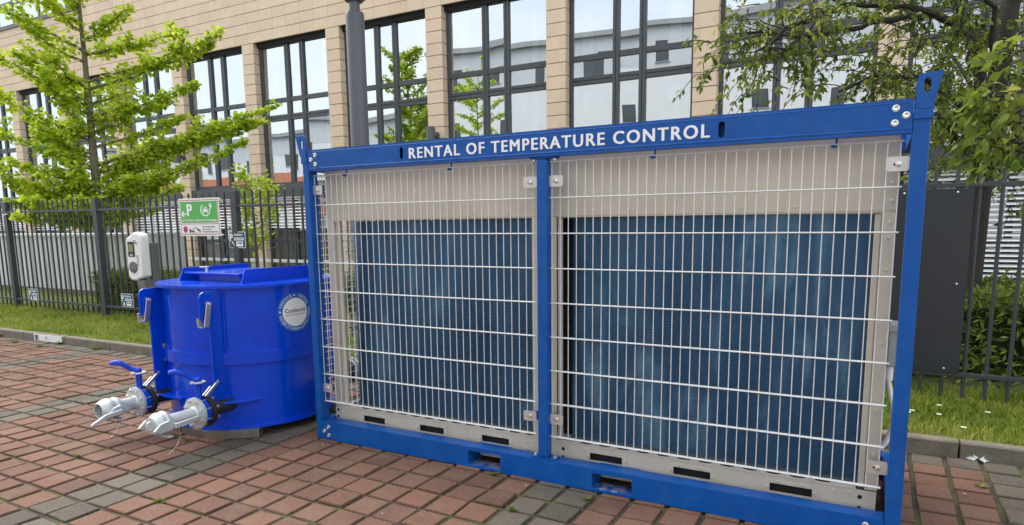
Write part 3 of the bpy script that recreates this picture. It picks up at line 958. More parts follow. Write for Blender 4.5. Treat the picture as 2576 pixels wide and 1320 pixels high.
MB().box(sx0 + .045, sx1 - .045, yf - .0012, yf, 1.595, sz1 - .045).build('green_field', SIGNG, sg)
yg = yf - .0016
fit_text('P', -5.335, -5.215, 1.775, .17, yg, LETTER, sg, 'letter_p', bold=.035)
ar = [(-5.475, 1.72), (-5.415, 1.765), (-5.40, 1.75), (-5.425, 1.731), (-5.355, 1.731), (-5.355, 1.709), (-5.425, 1.709), (-5.40, 1.69), (-5.415, 1.675)]
m_ = MB()
for tri in ((ar[0], ar[1], ar[2], ar[3]), (ar[0], ar[3], ar[6], ar[0]), (ar[0], ar[6], ar[7], ar[8])):
    m_.prism(list(dict.fromkeys(tri)), 'y', yg - .001, yg)
m_.box(-5.43, -5.355, yg - .001, yg, 1.709, 1.731)
m_.build('arrow', LETTER, sg)
# charging emblem: cable loop, car, plug
m_ = MB()
cxe, cze, rx, rz = -4.93, 1.775, .105, .092
for k in range(26):
    a0, a1 = math.radians(125 + k * 10.6), math.radians(125 + (k + 1) * 10.6)
    q = [(cxe + rx * f * math.cos(a), cze + rz * f * math.sin(a)) for f, a in ((1, a0), (1, a1), (.82, a1), (.82, a0))]
    m_.prism(q, 'y', yg - .001, yg)
m_.prism([(-4.985, 1.745), (-4.875, 1.745), (-4.875, 1.775), (-4.895, 1.785), (-4.905, 1.815), (-4.955, 1.815), (-4.965, 1.785), (-4.985, 1.775)], 'y', yg - .001, yg)
m_.box(-4.98, -4.963, yg - .001, yg, 1.728, 1.745); m_.box(-4.897, -4.88, yg - .001, yg, 1.728, 1.745)
m_.prism([(-4.855, 1.84), (-4.79, 1.84), (-4.79, 1.81), (-4.81, 1.79), (-4.835, 1.79), (-4.855, 1.81)], 'y', yg - .001, yg)
m_.box(-4.845, -4.835, yg - .001, yg, 1.84, 1.868); m_.box(-4.81, -4.80, yg - .001, yg, 1.84, 1.868)
m_.build('charging_emblem', LETTER, sg)
m_ = MB(); m_.prism([(-4.95, 1.788), (-4.91, 1.788), (-4.915, 1.806), (-4.945, 1.806)], 'y', yg - .0022, yg - .0012); m_.box(-4.975, -4.962, yg - .0022, yg - .0012, 1.757, 1.766); m_.box(-4.898, -4.885, yg - .0022, yg - .0012, 1.757, 1.766)
m_.build('emblem_cutout', SIGNG, sg)
fit_text('nur für E-Autos während des Ladevorgangs', -5.46, -4.70, 1.627, .040, yg, LETTER, sg, 'lettering', bold=.02, space=1)
m_ = MB(); m_.lathe((-5.40, yf, 1.50), (0, -1, 0), [(0, .048), (.001, .048), (.0014, .047)], 24); m_.build('red_disc', SIGNP, sg)
m_ = MB()                                                     # tow truck and lifted car
m_.box(-5.31, -5.20, yf - .001, yf, 1.465, 1.482); m_.box(-5.31, -5.275, yf - .001, yf, 1.482, 1.505)
m_.prism([(-5.255, 1.482), (-5.245, 1.482), (-5.165, 1.535), (-5.172, 1.54)], 'y', yf - .001, yf); m_.prism([(-5.17, 1.535), (-5.165, 1.535), (-5.15, 1.50), (-5.155, 1.50)], 'y', yf - .001, yf)
m_.prism([(-5.15, 1.512), (-5.135, 1.52), (-5.06, 1.478), (-5.065, 1.463), (-5.09, 1.468), (-5.14, 1.495)], 'y', yf - .001, yf)
for x in (-5.295, -5.225):
    m_.lathe((x, yf, 1.462), (0, -1, 0), [(0, .010), (.001, .010)], 10)
m_.box(-5.32, -5.05, yf - .001, yf, 1.446, 1.450)
m_.build('tow_pictogram', INK, sg)
for k, tx in enumerate(('Unberechtigt abgestellte', 'Fahrzeuge werden', 'kostenpflichtig abgeschleppt!')):
    fit_text(tx, -5.02, -5.02 + (.27, .19, .33)[k], 1.535 - k * .035, .020, yf, INK, sg, 'lettering', bold=.01, space=1)
for x, z in ((sx1 + .015, sz1 - .02), (sx1 + .02, sz0 + .02)):
    MB().box(x - .02, x + .03, GY - .006, GY + .02, z - .012, z + .012).build('clamp', ZINC, sg)

def bay_sign(x, z, label, w=.32, h=.215):
    t = thing('bay_sign', label, 'sign', (x, GY, z), 'blue parking bay signs cable-tied to the fence')
    y = GY + .012
    m_ = MB()
    m_.prism(rrect(x - w / 2, x + w / 2, z - h / 2, z + h / 2, .02), 'y', y - .004, y)
    m_.build('board', WHITE, t)
    m_ = MB(); m_.prism(rrect(x - w / 2 + .008, x + w / 2 - .008, z - h / 2 + .008, z + h / 2 - .008, .015), 'y', y - .0056, y - .0041); m_.build('blue_field', SIGNB, t)
    yy = y - .0062
    fit_text('P', x - w * .44, x - w * .25, z + h * .14, h * .46, yy, LETTER, t, 'letter_p', bold=.03)
    fit_text('Stellplatz', x - w * .18, x + w * .36, z + h * .30, h * .17, yy, LETTER, t, 'lettering', bold=.02, space=1)
    m_ = MB()
    for dz in (.11, .0):
        m_.box(x - w * .18, x + w * .42, yy - .001, yy, z + h * dz - .006, z + h * dz + .006)
    m_.build('text_line', LETTER, t)
    m_ = MB(); m_.box(x - w * .06, x + w * .34, yy - .001, yy, z - h * .40, z - h * .10); m_.build('white_field', LETTER, t)
    m_ = MB(); m_.lathe((x + w * .04, yy - .001, z - h * .20), (0, -1, 0), [(0, .014), (.001, .014)], 12); m_.box(x + w * .12, x + w * .28, yy - .002, yy - .001, z - h * .26, z - h * .16); m_.build('badge', SIGNB, t)
    m_ = MB(); m_.box(x - w * .34, x - w * .20, yy - .001, yy, z - h * .38, z - h * .22); m_.box(x - w * .31, x - w * .25, yy - .001, yy, z - h * .22, z - h * .10); m_.build('charger_pictogram', LETTER, t)
bay_sign(-9.82, .36, 'blue bay sign on the fence rail behind the kerb number plate')
bay_sign(-7.01, .385, 'blue bay sign on the low fence rail in front of the clipped hedge')
bay_sign(-4.325, 1.352, 'blue bay sign strapped high on the fence post right of the green sign', .33, .225)

# ================================================================== CHARGING STATION
cs = thing('charging_station', 'white wall box charging station on a grey stand before the fence', 'charger', (-5.5, 2.35, .08))
x0, x1, cy0, cy1 = -5.84, -5.49, 2.22, 2.36
prof = [(x0 + .02, .83), (x0 + .06, .795), (x1 - .18, .795), (x1 - .02, .845), (x1, .87), (x1, 1.42), (x1 - .04, 1.46), (x1 - .15, 1.475), (x0 + .10, 1.43), (x0 + .02, 1.395), (x0, 1.35), (x0, .86)]
m_ = MB(); m_.prism(prof, 'y', cy0, cy1); m_.build('housing', WHITE, cs, smooth=True, bevel=.03, seg=4)
m_ = MB(); m_.prism(rrect(x0 + .05, x0 + .20, 1.13, 1.34, .012), 'y', cy0 - .004, cy0 + .02); dsp = m_.build('display', INK, cs)
MB().box(x0 + .065, x0 + .175, cy0 - .006, cy0 - .0042, 1.20, 1.305).build('screen', SCREEN, dsp)
fit_text('M', x0 + .10, x0 + .15, 1.155, .026, cy0 - .0045, LETTER, dsp, 'emblem', bold=.05)
m_ = MB(); m_.prism([(x0 + .14 + .10 * math.cos(a) * (1 if math.cos(a) > 0 else .9), .985 + .082 * math.sin(a)) for a in np.linspace(0, 2 * math.pi, 28, endpoint=False)], 'y', cy0 - .012, cy0 + .02); so = m_.build('socket_cover', GREYP, cs, bevel=.008)
m_ = MB()
for k in range(14):
    a0, a1 = math.pi + k * math.pi / 14, math.pi + (k + 1) * math.pi / 14
    for cc in (x0 + .10, x0 + .18):
        m_.prism([(cc + .034 * f * math.cos(a), .955 + .03 * f * math.sin(a)) for f, a in ((1, a0), (1, a1), (.78, a1), (.78, a0))], 'y', cy0 - .014, cy0 - .0115)
m_.build('socket_seam', INK, so)
m_ = MB(); m_.box(x1 - .16, x1 - .06, cy0 - .003, cy0 + .01, 1.305, 1.365); lb = m_.build('rating_label', WHITE, cs)
m_ = MB()
for k in range(3):
    m_.box(x1 - .158, x1 - (.07 + .02 * k), cy0 - .0045, cy0 - .0031, 1.312 + k * .019, 1.322 + k * .019)
m_.build('label_print', INK, lb)
ring_rect('breaker_window', x1 - .115, x1 - .075, 1.01, 1.15, .006, cy0 - .002, INK, cs)
MB().box(-5.56, -5.46, 2.361, 2.46, .02, 1.32).build('stand_post', GREYP, cs, bevel=.004)
m_ = MB(); m_.prism([(-5.66, .80), (-5.47, .80), (-5.46, .40), (-5.62, .68)], 'y', 2.22, 2.44); m_.build('stand_bracket', GREYP, cs, bevel=.004)
MB().box(-5.66, -5.37, 2.26, 2.50, .06, .085).build('foot_plate', GREYP, cs, bevel=.003)

# ================================================================== LAMP POST
lp = thing('lamp_post', 'grey cylindrical lamp post rising behind the blue container frame', 'lamp post', (-1.54, 2.3, .06))
lx, ly = -1.54, 2.3
b = MB(); b.lathe((lx, ly, .0), (0, 0, 1), [(0, .098), (3.72, .098), (3.745, .096), (3.76, .088)], 40); b.build('mast', POLEG, lp, smooth=True)
b = MB(); b.lathe((lx, ly, 3.755), (0, 0, 1), [(0, .056), (.11, .056), (.112, .052)], 28); b.build('neck', POLEG, lp, smooth=True)
b = MB(); b.lathe((lx, ly, 3.86), (0, 0, 1), [(0, .05), (.005, .085), (.02, .10), (.24, .36), (.25, .36), (.24, .34), (.06, .08)], 40); b.build('lamp_bowl', POLEG, lp, smooth=True)
b = MB(); b.lathe((lx, ly, .085), (0, 0, 1), [(0, .15), (.012, .15), (.018, .14)], 28); b.build('base_flange', POLEG, lp, smooth=True)
MB().box(lx - .04, lx + .04, ly - .101, ly - .085, .7, 1.05).build('service_hatch', POLEG, lp, bevel=.004)

# ================================================================== PALE SHED behind the fence
sh = thing('bin_shed', 'pale grey ribbed sheet metal enclosure behind the fence and ginkgo trunk', 'shed', (-12.5, 4.9, .08))
for k in range(24):
    x0 = -16.3 + k * .275
    m_ = MB(); m_.prism([(x0 + .004, 4.72), (x0 + .20, 4.72), (x0 + .215, 4.75), (x0 + .271, 4.75), (x0 + .271, 4.77), (x0 + .004, 4.77)], 'z', .20, 1.36); m_.build('cladding_panel', SHED, sh)
MB().box(-16.35, -9.68, 4.69, 5.9, 1.36, 1.42).build('coping', SHED, sh, bevel=.006)
MB().box(-16.33, -9.7, 4.775, 5.85, .02, 1.36).build('core', SHED, sh)
MB().box(-16.33, -9.69, 4.73, 4.772, .04, .20).build('plinth', CONC, sh)
# park bench-like white rail by the facade
rl = thing('white_rail', 'low white two-bar rail in front of the ground floor windows', 'rail', (-8, 8.0, .1))
for z in (.70, .40):
    MB().box(-13, -3.2, 7.97, 8.02, z - .035, z + .035).build('bar', WHITE, rl, bevel=.004)
for x in (-12.5, -10.2, -7.9, -5.6, -3.4):
    MB().box(x - .04, x + .04, 8.021, 8.08, .03, .74).build('post', WHITE, rl, bevel=.004)

# ================================================================== BLUE STEEL FRAME (container)
fr = thing('container_frame', 'blue steel lifting frame with white lettering and two wire mesh panels', 'container', (1.78, 0.5, 0.0))
BX0, BX1 = 0.002, 3.556
DY = 1.07
# front bottom beam with two forklift pockets
plate_xz('bottom_beam', [(BX0, 0.004), (BX1, 0.004), (BX1, .138), (BX0, .138)],
         [[(1.251, .018), (1.486, .018), (1.486, .114), (1.251, .114)], [(2.093, .018), (2.330, .018), (2.330, .112), (2.093, .112)]], 0.0, 0.10, BLUE, fr, bevel=.004)
for a, b in ((1.251, 1.486), (2.093, 2.330)):
    m_ = MB(); m_.box(a, b, .001, .10, .0185, .022); m_.build('pocket_sole', WEAR, fr)
    m_ = MB(); m_.box(a - .004, a, .101, DY - .1, .016, .118); m_.box(b, b + .004, .101, DY - .1, .016, .118); m_.box(a - .004, b + .004, .101, DY - .1, .118, .124); m_.build('pocket_tunnel', BLUE, fr)
    MB().box(a, b, .50, .505, .022, .117).build('pocket_shade_sheet', DARK, fr)  # dark sheet added across the tunnel, standing in for the shade inside
plate_xz('rear_beam', [(BX0, 0.004), (BX1, 0.004), (BX1, .138), (BX0, .138)], [[(1.251, .018), (1.486, .018), (1.486, .114), (1.251, .114)], [(2.093, .018), (2.330, .018), (2.330, .112), (2.093, .112)]], DY - .1, 0.10, BLUE, fr)
# top beam: folded channel with two lashing slots
plate_xz('top_beam', [(BX0, 1.904), (BX1, 1.900), (BX1, 2.045), (BX0, 2.045)], [stadium(.803, 1.979, .026, .072), stadium(2.757, 1.975, .030, .078)], 0.0, 0.006, BLUE, fr)
m_ = MB(); m_.box(BX0, BX1, .0062, .075, 2.039, 2.045); m_.box(BX0, BX1, .0062, .075, 1.903, 1.909); m_.build('beam_flange', BLUE, fr)
MB().box(BX0, BX1, .058, .064, 1.912, 2.036).build('beam_web', BLUE, fr)
m_ = MB(); m_.prism([(-.0025, 1.922), (0.0, 1.925), (0.0, 1.917), (-.0022, 1.918)], 'x', BX0 + .002, BX1 - .002); m_.build('beam_crease', BLUE, fr)
m_ = MB(); m_.prism([(-.0018, 2.030), (0.0, 2.0325), (0.0, 2.0275)], 'x', BX0 + .002, BX1 - .002); m_.build('beam_crease', BLUE, fr)
MB().box(BX0, BX1, DY - .08, DY, 1.903, 2.045).build('rear_beam', BLUE, fr, bevel=.003)
# corner posts, end beams, centre post
PLx, PRx = (-.052, 0.0), (3.558, 3.624)
for (a, b) in (PLx, PRx):
    MB().box(a, b, -.001, .085, .001, 1.995).build('corner_post', BLUE, fr, bevel=.005)
    MB().box(a + .002, b - .002, .0855, DY, .005, .136).build('end_beam', BLUE, fr, bevel=.003)
    MB().box(a + .002, b - .002, .0855, DY, 1.905, 2.043).build('end_beam', BLUE, fr, bevel=.003)
for a in (.30, 3.30):
    MB().box(a, a + .06, DY - .061, DY - .001, .1385, 1.9025).build('rear_post', BLUE, fr, bevel=.004)
MB().box(1.743, 1.812, .004, .066, .150, 1.891).build('centre_post', BLUE, fr, bevel=.014, seg=4)
for z0, z1 in ((.1385, .1495), (1.8915, 1.9025)):
    MB().box(1.700, 1.856, .012, .080, z0, z1).build('foot_plate', BLUE, fr, bevel=.002)
def bolt(x, y, z, parent, r=.0125, d=(0, -1, 0), material=None, name='bolt'):
    b = MB(); b.lathe((x, y, z), d, [(-.004, r * 1.15), (.002, r * 1.15), (.0022, r * .95), (.009, r * .93), (.0105, r * .75), (.008, r * .4)], 6 if r < .009 else 10)
    return b.build(name, material or ZINC, parent, smooth=True)
for x, z in ((.072, 2.008), (.033, 1.979), (.071, 1.947), (3.491, 2.009), (3.531, 1.977), (3.490, 1.947), (.065, .098), (.024, .065), (.065, .038), (3.481, .100), (3.529, .068), (3.486, .038)):
    bolt(x, 0, z, fr, r=.0135)
for x in (1.715, 1.842):
    bolt(x, .04, .150, fr, r=.012, d=(0, 0, 1)); bolt(x, .04, 1.891, fr, r=.012, d=(0, 0, -1))
# lifting lugs
def lug(pts, hole, cap):
    o = plate_xz('lifting_lug', pts, [hole], -.008, .014, BLUE, fr, bevel=.002)
    MB().box(cap[0], cap[1], -.0075, .09, 1.955, 1.998).build('lug_cap', BLUE, fr, bevel=.004)
    return o
lug([(3.563, 1.999), (3.629, 1.999), (3.634, 2.035), (3.657, 2.150), (3.580, 2.142), (3.566, 2.132), (3.563, 2.10)], stadium(3.602, 2.095, .027, .060), (3.5575, 3.631))
lug([(-.058, 1.999), (-.008, 1.999), (-.008, 2.125), (-.016, 2.137), (-.026, 2.142), (-.098, 2.140), (-.066, 2.02)], stadium(-.046, 2.085, .026, .062), (-.059, -.006))
fit_text('RENTAL OF TEMPERATURE CONTROL', .863, 2.702, 1.9735, .0665, -.0002, LETTER, fr, 'lettering', bold=.028, space=1.2)

# wire mesh panels: twin horizontal wires, single upright wires at 50 mm
vw = MB(); vw.tube([(0, 0, .268), (0, 0, 1.882)], .0027, 6); vwm = vw.mesh('upright_wire'); vwm.materials.append(GALV)
hw = MB(); hw.tube([(-.012, 0, 0), (1.712, 0, 0)], .0040, 6); hwm = hw.mesh('cross_wire'); hwm.materials.append(GALV)
def mesh_panel(x0, y, label):
    top = MB(); top.tube([(x0 - .012, y - .0068, 1.875), (x0 + 1.712, y - .0068, 1.875)], .004, 6)
    p = top.build('mesh_panel', GALV, fr); p['label'] = label
    for k in range(35):
        o = bpy.data.objects.new('upright_wire', vwm); link(o, p); o.location = (x0 + .05 * k + random.gauss(0, .0008), y, 0)
    for k in range(9):
        for dy in ((-.0068, .0068) if k < 8 else (.0068,)):
            o = bpy.data.objects.new('cross_wire', hwm); link(o, p); o.location = (x0, y + dy, .275 + .2 * k)
mesh_panel(0.003, .05, 'galvanised mesh panel between the left post and the centre post')
mesh_panel(1.822, .05, 'galvanised mesh panel between the centre post and the right post')
em = MB()
for k in range(19):
    em.tube([(-.025, .10 + k * .05, .27), (-.025, .10 + k * .05, 1.88)], .0025, 5)
for k in range(33):
    em.tube([(-.019, .09, .275 + k * .05), (-.019, 1.01, .275 + k * .05)], .0028, 5)
em.build('end_mesh', GALV, fr)
# clips that hold the panels
for x, z, s in ((.040, 1.777, -1), (1.690, 1.766, 1), (.040, .377, -1), (1.678, .386, 1), (1.853, 1.767, -1), (1.852, .387, -1), (3.512, 1.775, 1), (3.512, .377, 1)):
    w, h = (.043, .031) if x < 3 else (.045, .032)
    cp = plate_xz('panel_clip', rrect(x - w, x + w, z - h, z + h, .010), [stadium(x, z - .002, .034, .011)], .034, .005, CLIP, fr, bevel=.001)
    b = MB(); b.lathe((x + .004, .0335, z - .001), (0, -1, 0), [(-.02, .006), (0, .013), (.002, .013), (.0025, .010), (.009, .0095), (.010, .006)], 10); b.build('clip_bolt', ZINC, cp, smooth=True)
    xa, xb = (x - .02, x + .05) if s < 0 else (x - .05, x + .02)
    ends = {-1: (PLx[1] if x < 1 else 1.812), 1: (1.743 if x < 2 else PRx[0])}[s]
    MB().box(min(ends - .002, x + .03 * -s), max(ends + .002, x + .03 * -s), .060, .068, z - .026, z + .026).build('clip_bracket', BLUE, fr)
# hooks that carry the panels
for x in (.296, 1.141, 2.409, 3.257):
    b = MB(); b.tube([(x + .006, .045, 1.905), (x + .006, .045, 1.872), (x + .004, .038, 1.862), (x - .002, .031, 1.862), (x - .006, .028, 1.872)], .0045, 8)
    b.lathe((x - .004, .036, 1.858), (0, 0, 1), [(0, .004), (.004, .012), (.012, .014), (.013, .010)], 10)
    b.build('panel_hook', BLUE, fr, smooth=True)

# ================================================================== CHILLER inside the frame
ch = thing('chiller', 'beige chiller unit with blue finned coils inside the blue frame', 'chiller', (1.76, .55, .14))
CYF = .15
slots = [(.268, .461), (.766, .966), (1.264, 1.468), (2.019, 2.221), (2.522, 2.725), (3.031, 3.235)]
plate_xz('base_rail', [(.0, .036), (3.52, .036), (3.52, .212), (.0, .212)], [[(a, .130), (b, .130), (b, .174), (a, .174)] for a, b in slots], CYF, .004, BEIGE, ch)
m_ = MB(); m_.box(.03, 3.43, CYF - .003, .95, .2125, .216); m_.build('base_tray', BEIGE, ch, bevel=.001)
MB().box(.10, 3.43, CYF + .03, CYF + .034, .04, .21).build('slot_shade_strip', DARK, ch)  # added dark strip close behind the slots; its colour is their shade
for a, b in slots:
    m_ = MB(); y0 = CYF - .0025; y1 = CYF - .0002
    m_.box(a - .026, a, y0, y1, .118, .190); m_.box(b, b + .026, y0, y1, .118, .190); m_.box(a, b, y0, y1, .174, .190)
    cvr = m_.build('slot_cover', BEIGE, ch)
    for x, z in ((a - .013, .150), (b + .013, .152), (a + .035, .183), (b - .045, .183)):
        bolt(x, CYF - .0025, z, cvr, r=.0055, name='screw')
for x in list(np.arange(.26, 1.62, .112)) + list(np.arange(1.98, 3.36, .118)):
    m_ = MB(); m_.lathe((x, CYF + .035, .2161), (0, 0, 1), [(0, .03), (.0008, .029)], 16)
    m_.v = [(x + (v[0] - x) * 1.25, CYF + .035 + (v[1] - CYF - .035) * .55, v[2]) for v in m_.v]
    m_.build('drain_slot_shade', DARK, ch)  # flat dark disc on the tray, with the hole's shade as its colour
m_ = MB(); m_.box(.0, 3.52, CYF, CYF + .02, 1.572, 1.925); m_.box(.0, 3.52, CYF + .02, .95, 1.895, 1.925)
m_.build('top_panel', BEIGE, ch, bevel=.003)
MB().box(.002, 3.518, CYF + .001, CYF + .016, 1.566, 1.5715).build('panel_lip', BEIGE, ch)
for x, z in ((.80, 1.75), (.50, 1.605), (1.23, 1.600), (1.47, 1.600), (2.03, 1.605), (2.24, 1.605), (2.50, 1.72), (2.83, 1.60), (3.09, 1.60)):
    bolt(x, CYF, z, ch, r=.0075, name='screw')
def column(x0, x1, fold):
    m_ = MB(); m_.box(x0, x1, CYF, CYF + .012, .217, 1.565)
    m_.box(x1 - .006 if fold > 0 else x0, x1 if fold > 0 else x0 + .006, CYF + .012, CYF + .09, .217, 1.565)
    return m_.build('column', BEIGE, ch, bevel=.002)
column(.0, .062, 1); 
m_ = MB(); m_.box(.065, .105, CYF + .02, CYF + .035, .217, 1.565); m_.build('column_flange', BEIGE, ch, bevel=.004)
column(1.64, 1.80, -1)
m_ = MB(); m_.box(1.802, 1.832, CYF + .015, CYF + .03, .217, 1.565); m_.build('column_flange', BEIGE, ch, bevel=.004)
column(3.468, 3.522, 1)
m_ = MB(); m_.box(3.436, 3.466, CYF + .022, CYF + .04, .217, 1.565); m_.build('column_flange', BEIGE, ch, bevel=.004)
for z in (1.70, 1.62, 1.52, 1.45, 1.30, .95, .62, .40):
    bolt(3.497, CYF, z, ch, r=.0065, name='screw')
for x, z in ((.022, .185), (.022, .135), (1.845, .17), (1.845, .118), (3.45, .175), (3.45, .118)):
    m_ = MB(); m_.lathe((x, CYF - .0003, z), (0, -1, 0), [(0, .011), (.0004, .0108)], 14); m_.build('rail_hole_shade', DARK, ch)  # no real opening: a dark disc paints the shade of each hole
for x, z in ((1.60, .178), (1.60, .128), (1.90, .185), (1.985, .183), (1.985, .122), (.07, .18), (.12, .182), (.07, .115), (3.33, .185), (3.40, .187), (3.33, .115)):
    bolt(x, CYF, z, ch, r=.0055, name='screw')
# finned coils, gently bowed at the left end
def coil(x0, x1, bend):
    z0, z1 = .235, 1.56
    path = []
    for k in range(15):
        t = k / 14
        x = x0 + (x1 - x0) * t
        y = .235 + bend * max(0, (.16 - (x - x0)) / .16) ** 2 * .10
        path.append((x, y))
    m_ = MB()
    for a, b in zip(path[:-1], path[1:]):
        m_.poly([(a[0], a[1] + .022, z0), (b[0], b[1] + .022, z0), (b[0], b[1] + .022, z1), (a[0], a[1] + .022, z1)])
    c = m_.build('coil', COILB, ch)
    f = MB(); z = z0
    while z < z1:
        for a, b in zip(path[:-1], path[1:]):
            f.v += [(a[0], a[1], z), (b[0], b[1], z), (b[0], b[1] + .022, z + .0005), (a[0], a[1] + .022, z + .0005), (a[0], a[1], z + .0026), (b[0], b[1], z + .0026)]
            n_ = len(f.v) - 6
            f.f += [(n_, n_ + 1, n_ + 5, n_ + 4), (n_ + 4, n_ + 5, n_ + 2, n_ + 3)]; f.mi += [0, 0]
        z += .0088
    o = f.build('coil_fins', COILB, ch); o['kind'] = 'stuff'
    MB().box(x0 + .12, min(x1, 3.44) - .06, .311, .32, .217, 1.56).build('coil_light_block', DARK, ch)  # unseen dark sheet added to stop light shining through the fins
    MB().box(x0, x1, .22, .29, .2165, .234).build('coil_tray', mat('coil_base', (.06, .075, .09), .5), ch)
coil(.112, 1.655, .45)
coil(1.868, 3.445, 0)
MB().box(1.60, 1.99, .30, .309, .217, 1.56).build('gap_shade_panel', DARK, ch)  # dark panel added behind the gap between the coils; paints its shade
MB().box(.45, 3.50, .93, .945, .217, 1.89).build('rear_panel', BEIGE, ch)
# right end: grey terminal box and its hose
a = onY(2237, 815, .62); b_ = onY(2257, 918, .62)
MB().box(a[0], b_[0], .55, .78, b_[2], a[2]).build('terminal_box', BOXG, ch, bevel=.006)
MB().box(a[0] - .003, b_[0] + .003, .54, .56, a[2] - .03, a[2] + .008).build('box_lid', BOXG, ch, bevel=.004)
pts = [tuple(onY(u, v, .58)) for u, v in ((2238, 915), (2237, 935), (2234, 955), (2239, 985), (2245, 1020), (2247, 1055), (2241, 1085), (2228, 1112), (2214, 1128))]
m_ = MB(); m_.tube(pts, .014, 10); m_.build('hose', WHITE, ch, smooth=True)
m_ = MB(); m_.tube([pts[0], pts[2]], .022, 10); m_.build('hose_gland', WHITE, ch, smooth=True)

# ================================================================== BLUE TANK
TX, TY, TR, TZ0, TZ1 = -.98, .24, .615, .062, 1.118
tk = thing('tank', 'round glossy blue steel buffer tank with hatch lid and hose couplings', 'tank', (TX, TY, TZ0))
b = MB(); b.lathe((TX, TY, 0), (0, 0, 1), [(TZ0, TR), (TZ0, TR + .022), (TZ0 + .016, TR + .022), (TZ0 + .017, TR), (TZ1 - .022, TR)], 120); b.build('shell', TANKB, tk, smooth=True)
b = MB(); b.lathe((TX, TY, 0), (0, 0, 1), [(TZ1 - .020, TR - .01), (TZ1 - .020, TR + .042), (TZ1, TR + .042), (TZ1 + .002, .1)], 120)
lid = b.build('lid', TANKB, tk, smooth=True)
b = MB(); b.lathe((TX, TY, 0), (0, 0, 1), [(.545, TR - .002), (.545, TR + .024), (.632, TR + .024), (.632, TR - .002)], 120); b.build('band', TANKB, tk, smooth=True)
# wings and hatch on the lid
for xw in (-1.352, -.640):
    m_ = MB(); m_.prism([(-.10, TZ1 - .004), (.60, TZ1 - .004), (.56, 1.218), (-.055, 1.218)], 'x', xw - .006, xw + .006); m_.build('lid_wing', TANKB, lid, bevel=.002)
m_ = MB(); m_.box(-1.25, -.76, .0, .46, TZ1, 1.172); m_.build('hatch_curb', TANKB, lid, bevel=.003)
m_ = MB(); m_.box(-1.315, -.685, -.075, .53, 1.1725, 1.187); ht = m_.build('hatch_lid', TANKB, lid, bevel=.003)
m_ = MB(); xh, yh, zh = -1.19, .02, 1.187
m_.tube([(xh + .02, yh, zh), (xh + .02, yh, zh + .03)], .012, 10)
m_.lathe((xh - .005, yh, zh + .030), (0, 0, 1), [(0, .034), (.006, .036), (.010, .034), (.0105, .022), (.004, .020)], 20)
m_.build('hatch_handle', ZINC, ht, smooth=True)
cb_ = [(xh + .03, yh + .02, zh + .03), (xh + .06, yh + .08, zh + .06), (xh + .085, yh + .14, zh + .12), (xh + .09, yh + .2, zh + .20)]
m_ = MB(); m_.tube(cb_, .0035, 6); m_.lathe(cb_[-1], (0, 0, 1), [(-.012, .008), (.012, .008)], 8); m_.build('sensor_cable', RUBBER, ht)
